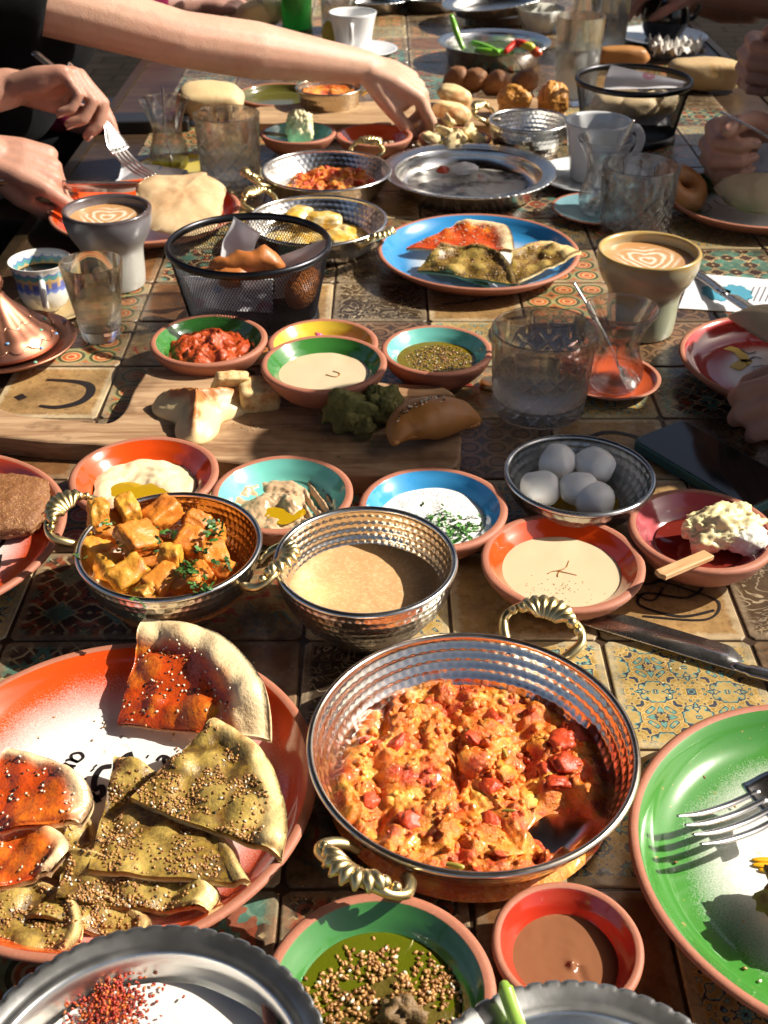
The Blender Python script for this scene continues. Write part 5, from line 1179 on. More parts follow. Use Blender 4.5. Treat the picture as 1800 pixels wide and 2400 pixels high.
# -- pita plate, left
X, Y, R = circ(118, 562, 415, .026)
clay_plate('orange clay plate under a large pita half, beside the grey-blue cup', X, Y, R, .026, ORANGE, (.5, .75), seed=6.0)
ol = [(318, 440), (348, 415), (410, 412), (478, 405), (488, 412), (528, 438), (524, 470), (515, 520), (480, 545), (420, 552), (350, 535), (322, 490)]
pz = [.055, .056, .057, .060, .060, .052, .046, .036, .030, .030, .034, .045]
def pita(label, ol, pz, th=.010, sd=1, mat=None, puff=.010, name='pita_bread'):
    P = catmull([at(*p, z) for p, z in zip(ol, pz)] + [at(*ol[0], pz[0])], 5)[:-1]; n = len(P); c = sum(P, Vec()) / n; V = []; Fc = []; NR = 14
    for s in (1, -1):
        for i in range(1, NR + 1):
            u = i / NR
            for p in P: q = c.lerp(p, u); V.append(q + Vec((0, -.25, .97)) * (s * th * .5 * sqrt(max(0, 1 - u ** 4)) + (puff * (1 - u * u) if s > 0 else 0) + .0025 * fbm(q * 40 + Vec((sd, 0, s)))))
    b = NR * n; V += [c + Vec((0, -.25, .97)) * (th * .5 + puff), c - Vec((0, -.25, .97)) * th * .5]
    for o_, fl in ((0, 0), (b, 1)):
        cc = len(V) - 2 + fl
        for j in range(n):
            k2 = (j + 1) % n; f = (cc, o_ + j, o_ + k2); Fc.append(f[::-1] if fl else f)
            for i in range(NR - 1): f = (o_ + i * n + j, o_ + (i + 1) * n + j, o_ + (i + 1) * n + k2, o_ + i * n + k2); Fc.append(f[::-1] if fl else f)
    e1 = (NR - 1) * n
    for j in range(n): k2 = (j + 1) % n; Fc.append((e1 + j, e1 + b + j, e1 + b + k2, e1 + k2))
    return food(name, label, 'bread', V, Fc, mat or m_bread((.44, .25, .11), (.78, .60, .36), (.40, .19, .08), 15.0, .50, .72))
pita('large floury pita half on the orange plate beside the grey-blue cup', ol, pz)
# -- second and third handled pans
o, R, hh = metal_bowl('shallow hammered pan of fried eggs with brass handles behind the near basket', 577, 908, 456, .040, rows=4, nd=60, foot=.8, handles=(radians(140), radians(-42)), name='handled_pan', group='hammered pans with brass handles', cat='pan', hs=1.0)
t = NT('fried_egg'); P = t.co(); n = t.noise(30, 4, .6, P); c = t.ramp(n, [(.3, (.40, .16, .03)), (.44, (.68, .42, .06)), (.55, (.74, .62, .36)), (.66, (.60, .34, .03))]); t.bump(t.noise(90, 3, .6, P), .5, .002); EGG = t.out(c, .25, spec=.5)
V, Fc = disc(R * .76, lambda x, y: .010 + .012 * max(0, .5 + fbm(Vec((x, y, .3)) * 26, 3)) * (1 - sstep(.7, 1, sqrt(x * x + y * y) / (R * .76))), 30, 90); food('fried_eggs', 'glossy fried eggs and cheese in the shallow pan', 'eggs', V, Fc, EGG, o.location)
for i, (px, py) in enumerate(((760, 515), (700, 505), (790, 560))):
    V, Fc = lump((.026, .018, .010), i + 3, .25, 1.5, 4, .2, .06); food('egg_piece', ('glossy olive-yellow fold of egg', 'yellow yolk lump', 'browned egg fold')[i] + ' in the shallow pan', 'egg', V, Fc, EGG, at(px, py, .026), (0, 0, i))
o, R, hh = metal_bowl('hammered pan of egg and tomato scramble next to the steel yogurt plate', 613, 918, 349, .040, rows=4, nd=60, foot=.8, handles=(radians(205), radians(58)), name='handled_pan', group='hammered pans with brass handles', cat='pan', hs=1.0)
menemen('orange scramble of egg and tomato heaped in the pan next to the steel yogurt plate', o.location.x + .006, o.location.y - .002, R * .74, None, .0085, .020, 9, 40, 120)
X, Y, R = circ(893, 1304, 334, .034)
o, r1 = steel_tray('large fluted steel plate with remains of yogurt and red butter', X, Y, R, .034, scal=64, wide=.16, mat=STEEL())
t = NT('yogurt_remains'); n = t.noise(22, 4, .6); c = t.mix(t.ramp(n, [(.40, 0), (.56, 1)]), (.10, .085, .075), (.60, .57, .5)); c = t.mix(t.ramp(t.noise(30, 3, .6, t.n('VectorMath', 0, {'operation': 'ADD'}, _0=t.co(), _1=(2, 0, 0))), [(.64, 0), (.68, .8)]), c, (.45, .07, .02)); t.bump(t.noise(60, 4), .5, .003)
V, Fc = disc(lambda a: r1 * (.80 + .06 * sin(3 * a) + .05 * mn.noise(Vec((cos(a) * 2, sin(a) * 2, 0)))), lambda x, y: .008 + .006 * max(0, fbm(Vec((x, y, 0)) * 24, 3)), 26, 80); food('yogurt_remains', 'smeared yogurt with aubergine and red butter on the large steel plate', 'yogurt', V, Fc, t.out(c, .25), o.location)
V, Fc = lump((.022, .016, .008), 12, .35, 1.8, 4, 0, .1); food('yogurt_dollop', 'white yogurt dollop on the large steel plate', 'yogurt', V, Fc, m_cream('yogurt', (.74, .71, .66), (.80, .78, .74), .3), at(1088, 395, .020))
V, Fc = lump((.010, .007, .005), 13, .4, 2, 3, 0, .3); food('red_butter', 'red pepper butter spot beside the yogurt dollop', 'butter', V, Fc, m_plain('red_butter', (.5, .06, .02), .3), at(1038, 398, .018))
# -- phone on the right
phn = thing('phone', 'black phone in a dark teal case lying screen up', 'phone', (0, 0, 0))
c4 = [at(1478, 1042, .004), at(1628, 982, .004)]; ax = (c4[1] - c4[0]); wph = .074; ay = Vec((ax.y, -ax.x, 0)).normalized(); ax.normalize()
rotz = atan2(ay.y, ay.x); ctr = c4[0] + ax * wph / 2 + ay * .075; phn.location = (ctr.x, ctr.y, 0); phn.rotation_euler = (0, 0, rotz)
def rrect(lx, ly, r, n=6):
    P = []
    for sx, sy, a0 in ((1, 1, 0), (-1, 1, pi / 2), (-1, -1, pi), (1, -1, 1.5 * pi)):
        for q in range(n + 1): a = a0 + q * pi / 2 / n; P.append((sx * (lx - r) + r * cos(a), sy * (ly - r) + r * sin(a)))
    return P
new('case', *prism(rrect(.076, wph / 2, .011), 0, .0095, .001), m_plain('teal_case', (.05, .14, .13), .5), phn, smooth=False)
new('screen', *prism(rrect(.0738, wph / 2 - .0022, .009), .0085, .0101, .0003), NT('phone_glass').out((.006, .006, .007), .05, spec=.5), phn, smooth=False)
# -- red plate on the right with folded bread
X, Y = at(1838, 838, .028).xy; rR = X - at(1597, 838, .028).x
clay_plate('dark red clay plate with white middle and a folded bread, beside the phone', X, Y, rR, .028, RED, (.45, .62), seed=7.0)
pita('pale folded flatbread held over the dark red plate', [(1705, 742), (1735, 728), (1800, 716), (1880, 720), (1890, 800), (1830, 810), (1790, 798), (1740, 765)], [.050, .055, .058, .058, .042, .040, .040, .045], .012, 5, m_bread((.58, .42, .24), (.72, .58, .38), (.36, .2, .08), 30.0, .62, .8), .008)
t0 = .028 * .27
rp = [o_ for o_ in bpy.data.objects if o_.get('label', '').startswith('dark red clay plate')][0]
plate_text(rp, [(wpx([(1700, 815), (1730, 825), (1750, 850)], t0), .012), (wpx([(1722, 865), (1745, 850), (1760, 852)], t0), .014)], t0 + .0008, 0, 'painted_flower', m_plain('yellow_paint', (.75, .55, .05), .3))
plate_text(rp, [(wpx([(1735, 820), (1752, 830), (1772, 826)], t0), .0022), (wpx([(1752, 848), (1768, 838), (1785, 842)], t0), .0022), (wpx([(1762, 862), (1790, 858)], t0), .0018), (wpx([(1764, 870), (1792, 868)], t0), .0018)], t0 + .0011, 0)
# -- menu sheet and knife behind the red plate
mz = .0012
ms = [at(1590, 722, mz), at(1622, 640, mz), at(1960, 668, mz), at(1960, 745, mz)]
V = [p for p in ms] + [p - Vec((0, 0, .0008)) for p in ms]; 
mo = thing('menu_sheet', 'white printed menu sheet with teal emblem under a knife', 'menu', (0, 0, 0)); new('paper', V, [(3, 2, 1, 0), (4, 5, 6, 7), (0, 1, 5, 4), (1, 2, 6, 5), (2, 3, 7, 6), (3, 0, 4, 7)], m_plain('paper', (.62, .62, .64), .7), mo, smooth=False)
mb = MB()
for px in (1680, 1728):
    c_ = at(px, 686, mz + .0004)
    for q in range(2): mb.add([c_ + Vec((.016 * (1.25 if k % 2 == 0 else 1) * cos(k * pi / 8 + q * .2), .022 * (1.25 if k % 2 == 0 else 1) * sin(k * pi / 8 + q * .2), q * .0002)) for k in range(16)], [tuple(range(16))])
mb.build('printed_emblem', m_plain('teal_print', (.06, .26, .36), .6), mo, smooth=False)
mb = MB()
for k in range(5):
    a, b = at(1752 + k * 14, 706, mz + .0004), at(1768 + k * 14, 672, mz + .0004); mb.add(*ribbon([a, b], .0016, mz + .0004))
mb.build('printed_lines', m_plain('grey_print', (.12, .12, .14), .6), mo, smooth=False)
kn2 = knife_mesh(.225, .11, .02).build('table_knife', CUTLERY()); tag(kn2, 'steel table knife across the menu sheet and red plate rim', 'knife')
a, b = at(1690, 690, .012), at(1768, 742, .028); kn2.location = a; kn2.rotation_euler = (b - a).to_track_quat('X', 'Z').to_euler()
# ---------------------------------------------------------------- far half of the table
# tea glass with spoon on a yellow saucer, tumbler, left
X, Y = at(400, 388, .008).xy
saucer('yellow clay saucer under the tulip glass left of the water tumbler', X + .01, Y - .005, .066, .011, (.60, .46, .05))
tea_glass('tulip tea glass with a little yellow tea, left of the water tumbler', X, Y, .040, .108, .0042)
V, Fc = lathe([(0, .0115), (.0285, .0115), (.0295, .019), (.0, .019)], 48); food('tea', 'yellow tea left in the bottom of the tulip glass', 'tea', V, Fc, (lambda t: t.out((.62, .55, .05), .03, trans=.8, ior=1.33))(NT('yellow_tea')), (X, Y, 0))
sp_ = spoon_mesh(.13).build('tea_spoon', CUTLERY()); tag(sp_, 'steel teaspoon standing in the glass of yellow tea', 'spoon')
a = Vec((X - .002, Y + .012, .128)); b = Vec((X + .004, Y - .006, .014)); sp_.location = a; sp_.rotation_euler = (b - a).to_track_quat('X', 'Y').to_euler()
X, Y, R = circ(452, 608, 243, .108)
tumbler('cut crystal tumbler of water beside the pita plate', X, Y, R, .108, .052, cuts=12)
napkin('crumpled white napkin with teal print beside the yellow saucer', [(270, 425), (285, 378), (440, 400), (430, 425)], [.012, .022, .020, .012], .02, name='napkin')
# fork and knife of the eating diner come with the hands below
# teal bowl with cheese, orange bowl with spice
o, R, hh = clay_bowl('small turquoise clay bowl holding a tall lump of pale cheese', 610, 788, 283, .044, TEAL)
V, Fc = lump((.022, .020, .032), 3, .30, 1.6, 5, .3, .14); food('cheese_lump', 'tall crumbly lump of pale yellow cheese in the small turquoise bowl', 'cheese', V, Fc, m_cream('curd_cheese', (.70, .62, .32), (.80, .74, .5), .5, 120, None, .6), o.location + Vec((.003, -.004, .042)))
V, Fc = tube([(-.03, 0, 0), (.02, 0, -.006)], [.006, .005], 8, .5); food('wooden_paddle', 'small wooden paddle beside the pale cheese lump', 'paddle', V, Fc, m_wood((.20, .1, .05), (.32, .18, .09), 3.0), o.location + Vec((-.028, -.004, .036)))
o, R, hh = clay_bowl('small orange clay bowl of brown crumbs and chopped nuts', 787, 967, 288, .042, (.60, .09, .02))
mb = MB()
for i in range(30):
    V, Fc = lump((.005, .0038, .003), i, .4, 2, 2); mb.add(xf(V, rotm(i, i, i, (rnd.gauss(0, .017), rnd.gauss(-.004, .012), .0205 + rnd.uniform(0, .003)))), Fc)
cn = mb.build('chopped_nuts', m_plain('nuts', (.34, .22, .13), .6, 0.0, .5, 90, .5), kind='stuff'); cn.location = o.location; tag(cn, 'chopped nuts strewn in the small orange bowl', 'nuts')
V, Fc = disc(R * .66, lambda x, y: .016 + .003 * fbm(Vec((x, y, 0)) * 80), 12, 40); food('spice_crumbs', 'brown crumb bed in the small orange bowl', 'spice', V, Fc, m_plain('crumb', (.26, .13, .06), .7, 0.0, .5, 140, .7), o.location)
# bowl of bread bits under the reaching hand
o, R, hh = clay_bowl('small dark olive clay bowl of bread bits under the reaching hand', 980, 1152, 296, .036, (.12, .10, .02))
for i, (px, py, z) in enumerate(((1040, 305, .045), (1075, 318, .040), (1100, 312, .040), (1010, 322, .038), (1052, 285, .055), (1062, 330, .036), (1120, 322, .036))):
    V, Fc = lump((.015, .011, .007), i + 60, .45, 1.7, 3, .6); food('bread_bit', 'torn piece of yellow bread in the dark olive bowl', 'bread', V, Fc, m_bread((.60, .42, .18), (.78, .64, .36), (.36, .18, .05), 40.0, .62, .8), at(px, py, z), (i, .3, i * 2), 'bread bits in the dark olive bowl')
# steel bowl right
o, R, hh = metal_bowl('ribbed steel bowl with a brass handle, left of the white coffee mug', 1145, 1335, 253, .062, rows=7, nd=48, foot=.72, handles=(radians(152),), name='handled_bowl', group='hammered steel bowls', hs=1.0)
# white mug on saucer, far right
X, Y = at(1385, 412, .01).xy
saucer('white saucer under the white coffee mug', X, Y, .088, .014, (.70, .72, .72), clay=False)
X2, Y2, R = circ(1317, 1472, 273, .108)
X2, Y2 = X + .004, Y + .004
mg = cup('tall white coffee mug with handle and dark blue print', X2, Y2, .052, .088, .04, (.72, .73, .72), None, [(.66, 0), (.70, .03), (.80, .4), (.92, .8), (1, 1)], wall=.005, base=.006, name='coffee_mug')
hp = catmull([(.043, 0, .070), (.062, 0, .075), (.072, 0, .056), (.062, 0, .031), (.040, 0, .027)], 6); h_ = new('handle', *tube(hp, .0065, 12), m_porcelain((.72, .73, .72)), mg); h_.rotation_euler = (0, 0, radians(8))
P = []
for k in range(9):
    a = radians(-74 + k * 2.6)
    for z, r in ((.012, .0372), (.052, .0450)): P.append(((r + .0006) * cos(a), (r + .0006) * sin(a), z))
new('printed_panel', P, [(2 * k, 2 * k + 2, 2 * k + 3, 2 * k + 1) for k in range(8)], m_plain('navy_print', (.015, .015, .05), .4), mg)
# tea glass on blue saucer and tumbler on the right
X, Y = at(1400, 492, .008).xy
saucer('pale blue clay saucer under the tulip glass in front of the white mug', X, Y, .068, .012, (.16, .30, .34))
tea_glass('empty tulip tea glass with a spoon, in front of the white mug', X + .004, Y + .004, .042, .108, .0044)
sp_ = spoon_mesh(.135).build('tea_spoon', CUTLERY()); tag(sp_, 'steel teaspoon standing in the tulip glass in front of the white mug', 'spoon')
a = Vec((X + .04, Y + .012, .135)); b = Vec((X - .006, Y - .002, .014)); sp_.location = a; sp_.rotation_euler = (b - a).to_track_quat('X', 'Y').to_euler()
X, Y, R = circ(1412, 1596, 355, .100)
tumbler('cut crystal tumbler beside the dark green plate', X, Y, R, .100, .0, cuts=13)
# dark green plate with bread, right
X, Y = at(1765, 462, .026).xy
dg = clay_plate('dark green clay plate with script in its white middle, holding bread', X, Y, .125, .026, (.02, .09, .015), (.5, .66), seed=9.0)
t1 = .026 * .27
plate_text(dg, [(wpx(q, t1), .0022) for q in ([(1622, 478), (1640, 485), (1655, 478), (1668, 490)], [(1632, 492), (1650, 500), (1664, 492)], [(1650, 458), (1640, 466), (1652, 470)], [(1672, 470), (1690, 482), (1712, 484)], [(1706, 492), (1716, 494)])], t1 + .0008, 0)
V, Fc = lathe([(.024 + .017 * cos(q * pi / 8), .017 * sin(q * pi / 8)) for q in range(16)], 48, lambda i, a, r, z: (r * (1 + .05 * mn.noise(Vec((cos(a) * 2, sin(a) * 2, i)))), z), True)
food('ring_bread', 'brown ring-shaped fried bread on the dark green plate', 'bread', V, Fc, m_fried((.30, .10, .025), (.46, .2, .06)), at(1598, 440, .034), (radians(30), .3, .2))
pita('pale oval flatbread folded on the dark green plate', [(1672, 440), (1700, 420), (1760, 412), (1830, 418), (1850, 470), (1800, 498), (1740, 490), (1700, 470)], [.040, .048, .050, .050, .034, .026, .026, .032], .02, 8, m_bread((.50, .38, .22), (.62, .48, .30), (.4, .26, .1), 26.0, .65, .85), .008)
# second wire basket
o, X, Y, R, h = mesh_basket('black wire basket of bread and printed napkin, right of the steel bowl', 1350, 1622, 150, .100, .80, 130, 24)
napkin('white printed napkin folded over the bread in the farther wire basket', [(1414, 210), (1432, 152), (1612, 192), (1600, 205)], [.090, .128, .100, .092], .02)
napkin('lilac-white napkin lining the farther wire basket', [(1380, 245), (1400, 290), (1570, 295), (1590, 230)], [.05, .016, .016, .06], -.02)
for i, (px, py) in enumerate(((1430, 245), (1490, 250), (1540, 240))):
    V, Fc = lump((.035, .028, .020), i + 70, .2, 1.4, 3, .2); food('bread_chunk', ('pale bread chunk by the near wall of the farther wire basket', 'browned bread chunk in the middle of the farther wire basket', 'bread chunk under the napkin of the farther wire basket')[i], 'bread', V, Fc, m_bread(), at(px, py, .05))
# salad plate
X, Y, R = circ(1026, 1292, 66, .044)
o, r1 = steel_tray('fluted steel plate of salad with green and red peppers', X, Y, R, .044, scal=60, wide=.14, mat=STEEL())
V, Fc = disc(r1 * .9, lambda x, y: .022 + .006 * fbm(Vec((x, y, 0)) * 40, 3), 16, 50); food('salad_greens', 'dark green salad leaves bedding the steel plate', 'salad', V, Fc, m_plain('salad', (.05, .075, .03), .4, 0.0, .6, 60, .6), o.location)
GP, RP = m_plain('green_pepper_skin', (.16, .42, .03), .25), m_plain('red_pepper_skin', (.62, .04, .02), .25)
for i, (pp, zz, r, m_, lab) in enumerate((([(1058, 38), (1068, 70), (1084, 112)], [.10, .075, .045], .0068, GP, 'long green pepper standing out of the salad plate'), ([(1108, 100), (1140, 112), (1166, 122)], [.052, .05, .048], .0075, GP, 'green pepper lying across the salad plate'), ([(1118, 118), (1150, 122), (1200, 124)], [.046, .046, .044], .0075, GP, 'green pepper along the near edge of the salad'), ([(1186, 120), (1210, 102), (1232, 106), (1244, 116)], [.050, .060, .060, .048], .0085, RP, 'arched red pepper slice on the salad'), ([(1225, 106), (1244, 110), (1250, 124)], [.06, .058, .046], .0085, m_plain('yellow_pepper', (.50, .50, .06), .25), 'yellow-green pepper slice beside the red one'), ([(1250, 120), (1262, 124)], [.05, .048], .010, m_plain('tomato_skin', (.55, .09, .03), .25), 'tomato wedge on the salad beside the yellow pepper'))):
    P = catmull([at(*p, z) for p, z in zip(pp, zz)], 6); V, Fc = tube(P, [r * (.5 + .5 * sin(pi * (k + 2) / (len(P) + 3))) for k in range(len(P))], 10, round_=True); food('pepper_slice' if i < 5 else 'tomato_wedge', lab, 'vegetable', V, Fc, m_)
# falafel row, pastries, buns, farther board
out2 = [(560, 318), (800, 318), (1000, 322), (1180, 322), (1300, 318), (1320, 296), (1330, 262), (1200, 256), (1000, 262), (800, 270), (610, 280), (560, 292)]
poly = [(p.x, p.y) for p in [at(a, b - 30, .022) for a, b in out2]]; c0 = Vec((sum(p[0] for p in poly) / len(poly), sum(p[1] for p in poly) / len(poly), 0))
V, Fc = prism([(x - c0.x, y - c0.y) for x, y in poly], 0, .022, .002); b2 = new('serving_board', V, Fc, m_wood((.30, .17, .08), (.50, .33, .18), .8, .55), smooth=False, loc=(c0.x, c0.y, .0004)); tag(b2, 'long wooden serving board under the golden puffs', 'board')
for i, (px, py, rz) in enumerate(((1068, 186, .5), (1108, 190, .8), (1163, 196, .7), (1228, 192, .6))):
    V, Fc = lump((.020, .033, .022), i + 80, .10, 1.6, 4, .1, .05); food('falafel', ('brown falafel half hidden by the reaching hand', 'brown falafel second from the reaching hand', 'brown falafel with a glint, next to the puffs', 'dark falafel in shade by the tall glass')[i], 'falafel', V, Fc, PATTY, at(px, py, .041), (-.5, .1, rz), 'falafel on the farther board')
for i, (px, py, s, lab) in enumerate(((1205, 238, .029, 'golden fried puff with ragged base on the farther board'), (1296, 231, .031, 'golden fried puff with crimped sides beside the tall glass'))):
    V, Fc = lump((s, s * .8, s * .92), i + 90, .30, 1.4, 5, .15, .10); food('fried_puff', lab, 'fried dough', V, Fc, m_fried((.42, .15, .02), (.66, .34, .08)), at(px, py, .022 + s * .8), (0, 0, i))
for i, (px, py, lab) in enumerate(((1066, 224, 'split bun with browned top behind the reaching fingers'), (1058, 262, 'torn bun half on the farther board by the fingers'))):
    V, Fc = lump((.034, .022, .018), i + 95, .2, 1.4, 4, .1); food('bun', lab, 'bread', V, Fc, m_bread((.66, .48, .2), (.8, .66, .38), (.45, .17, .04), 30.0, .5, .62), at(px, py, .040), (0, .15, -.35))
# pita behind the tumbler, plate and pan behind the arm
V, Fc = lump((.062, .045, .030), 33, .12, 1.3, 4, .25); food('pita_roll', 'rounded pale pita behind the water tumbler', 'bread', V, Fc, m_bread((.52, .36, .16), (.72, .56, .32), (.36, .18, .06), 24.0, .6, .78), at(495, 236, .034), (.2, 0, .1))
clay_plate('dark olive clay plate under the forearm, left of the steel pan', *at(655, 222, .02).xy, .082, .022, (.10, .09, .02), (.1, .2), seed=12.0, white=False)
o, R, hh = metal_bowl('ribbed brassy steel pan with orange food under the wrist', 692, 850, 182, .055, rows=5, nd=44, foot=.78, name='handled_pan', group='hammered pans with brass handles', matin=TIN(), mat=m_metal('brassy_steel', (.62, .54, .40), .25), handles=(radians(8),), cat='pan')
V, Fc = disc(R * .8, lambda x, y: .044 + .008 * fbm(Vec((x, y, 0)) * 50, 3), 14, 40); food('baked_dish', 'orange baked food filling the brassy pan under the wrist', 'food', V, Fc, MENE, o.location)
# top edge: bottle, cups, glasses, trays
X, Y = at(697, 66, .0).xy
V, Fc = lathe([(0, 0), (.033, 0), (.036, .003), (.036, .12), (.032, .15), (.018, .19), (.0145, .21), (.0145, .255), (.016, .258), (.016, .27), (.0135, .27), (.012, .2), (.0, .19)], 48)
bt = thing('mineral_water_bottle', 'green glass bottle standing beyond the forearm', 'bottle', (X, Y, 0)); t = NT('green_glass'); new('bottle_glass', V, Fc, t.out((.04, .42, .05), .05, trans=.5, ior=1.4, spec=.6), bt)
new('cap', *lathe([(.0165, .268), (.0168, .276), (.012, .279), (0, .279)], 32), BRASS(), bt)
tumbler('clear tumbler right behind the green bottle', *at(640, 62, 0).xy, .040, .11, 0, cuts=10)
tumbler('tall wet tumbler between the green bottle and the white cup', *at(795, 70, 0).xy, .045, .12, .06, cuts=10)
X, Y = at(828, 118, .004).xy
saucer('white saucer beyond the forearm under a white cup', X + .02, Y - .01, .078, .012, (.72, .72, .72), clay=False)
cw = cup('white porcelain cup with its handle toward the diners, beyond the forearm', X, Y, .052, .078, .03, (.76, .76, .75), None, [(.66, 0), (.72, .04), (.84, .5), (1, 1)], wall=.004, base=.005, name='tea_cup')
hp = catmull([(.042, 0, .06), (.058, 0, .062), (.064, 0, .045), (.055, 0, .026), (.040, 0, .024)], 5); h_ = new('handle', *tube(hp, .005, 10), m_porcelain((.76, .76, .75)), cw); h_.rotation_euler = (0, 0, radians(-92))
food('citrus_wedge', 'yellow citrus wedge between the tumbler and the white cup', 'fruit', *lump((.016, .012, .03), 4, .1, 1.2, 3), m_plain('citrus', (.52, .42, .05), .35), at(770, 82, .03))
V, Fc = lump((.060, .035, .030), 41, .2, 1.4, 4, .1); food('puffed_bread', 'golden puffed bread beyond the green bottle', 'bread', V, Fc, m_bread((.62, .36, .12), (.78, .56, .28), (.4, .16, .04), 22.0), at(610, 32, .03), (0, 0, .3))
steel_tray('small steel dish at the far end behind the white cup', *at(880, 2, .02).xy, .095, .03, scal=40, mat=STEEL_D())
steel_tray('round steel dish at the far end beside the salad plate', *at(1010, -2, .02).xy, .10, .034, scal=40, mat=STEEL_D())
o, r1 = steel_tray('tilted steel plate stacked behind the salad plate', *at(1165, 28, .03).xy, .13, .03, scal=60, mat=STEEL()); o.location.z = .032; o.rotation_euler = (0, radians(-7), 0)
steel_tray('plain steel plate under the tilted one behind the salad', *at(1165, 40, .01).xy, .105, .028, scal=50, mat=STEEL_D())
X, Y = at(1265, 42, .03).xy
V, Fc = lathe([(0, 0), (.03, 0), (.032, .003), (.050, .03), (.058, .052), (.0565, .053), (.047, .03), (.028, .006), (0, .005)], 40, lambda i, a, r, z: (r * (1 + .03 * sin(a * 14)), z)); food('fluted_dish', 'small fluted white dish beside the tilted steel plate', 'dish', V, Fc, m_porcelain((.66, .66, .58)), (X, Y, 0))
napkin('white folded napkin beside the small fluted dish', [(1222, 62), (1250, 38), (1320, 40), (1300, 70)], [.006, .02, .02, .006], .01)
# tall glasses right of the salad
for i, (px, py, R, h, w_, lab) in enumerate(((1345, 238, .045, .155, .10, 'tall cloudy water glass in front of the salad plate'), (1420, 128, .044, .15, .08, 'tall wet glass behind the cloudy water glass'), (1372, 72, .042, .14, 0, 'tall empty glass at the far end behind the salad'))):
    X, Y = at(px, py, 0).xy; g = thing('tall_glass', lab, 'glass', (X, Y, 0), 0, 'tall water glasses'); rb = R * .86
    new('glass_wall', *lathe([(0, 0), (rb * .95, 0), (rb, .0015), (R, h - .001), (R - .001, h), (R - .0024, h - .001), (rb - .002, .014), (rb * .8, .011), (0, .0105)], 64, lambda i2, a, r, z: (r * (1 + (.006 * sin(a * 10) if i2 == 2 else 0)), z)), m_glass((.97, .98, .97)), g)
    if w_:
        V, Fc = lathe([(0, .0106), (rb * .78, .0112), (rb - .0017, .0145), (rb + (R - rb) * w_ / h - .002, w_), (0, w_)], 48); food('water', ('cloudy', 'clear')[i] + ' water in the ' + lab, 'water', V, Fc, (lambda t: t.out((.80, .82, .80), .25, trans=.75, ior=1.33))(NT('cloudy_water')) if i == 0 else m_water(), (X, Y, 0))
# black cup on white saucer
X, Y = at(1550, 88, .006).xy
saucer('wide white saucer under the black cup', X, Y, .105, .013, (.60, .62, .64), clay=False)
m = NT('milk_foam').out((.62, .54, .42), .4); m['lab'] = 'pale milk foam in the black cup'
bc = cup('glossy black bulbous cup on the wide white saucer', X + .004, Y + .006, .050, .105, .035, None, m, [(.75, 0), (.85, .06), (1.1, .35), (1.06, .6), (.92, .85), (1, 1)], mat=NT('black_glaze').out((.012, .011, .011), .12, coat=.5), base=.006, name='coffee_cup', fill=.93)
hp = catmull([(.046, 0, .088), (.068, 0, .09), (.074, 0, .066), (.066, 0, .042), (.052, 0, .038)], 5); h_ = new('handle', *tube(hp, .0055, 10), NT('black_glaze2').out((.012, .011, .011), .12), bc)
# breads right of the black cup
for i, (px, py, sz, rz, lab, mt) in enumerate(((1460, 132, (.058, .022, .022), .0, 'brown fried roll behind the farther wire basket', m_fried((.32, .13, .03), (.46, .22, .07))), (1655, 172, (.078, .045, .030), -.15, 'pale bread loaf with golden side, right of the farther basket', m_bread((.42, .28, .13), (.58, .42, .22), (.42, .2, .03), 20.0, .55, .7)))):
    V, Fc = lump(sz, i + 120, .15, 1.3, 4, .3); food('bread_roll', lab, 'bread', V, Fc, mt, at(px, py, sz[2] * 1.0), (0, 0, rz))
V = []; Fc = []; n = 22
for i in range(n + 1):
    for j in range(n + 1):
        u, v = i / n - .5, j / n - .5; p = Vec((u, v, 0)); V.append(Vec((u * .11, v * .07, .018 + .05 * abs(fbm(p * 4.2 + Vec((3, 0, 0)), 3)) + .012 * mn.noise(p * 14))))
for i in range(n):
    for j in range(n): a = i * (n + 1) + j; Fc.append((a, a + n + 1, a + n + 2, a + 1))
food('crumpled_tissue', 'crumpled white tissue beside the pale bread loaf', 'tissue', V, Fc, m_plain('tissue', (.62, .57, .5), .8), at(1582, 142, .0))
# thin black tablet and dark bread behind the left tumbler
V, Fc = prism(rrect(.085, .03, .004), 0, .02, .002); food('glasses_case', 'black case lying behind the tulip glass on the left', 'case', V, Fc, m_plain('black_leather', (.012, .012, .012), .35), at(335, 300, 0), (0, 0, .06), smooth=False)

pts = []
for cx_, cy_, sx_, sy_, k in ((640, 1000, 160, 40, 26), (480, 1560, 200, 30, 14), (1180, 720, 150, 30, 18), (660, 690, 140, 25, 16), (1560, 1560, 90, 50, 16), (700, 2090, 60, 40, 10)):
    for _ in range(k):
        px, py = rnd.gauss(cx_, sx_ * .5), rnd.gauss(cy_, sy_ * .5); pts.append((at(px, py, .0215 if k == 26 else .0006), Vec((0, 0, 1))))
tag(seeds(None, pts, .0011, (6, 3, 1, 5), 77, 'crumbs'), 'stray bread crumbs and seeds on the tiles and board', 'crumbs')
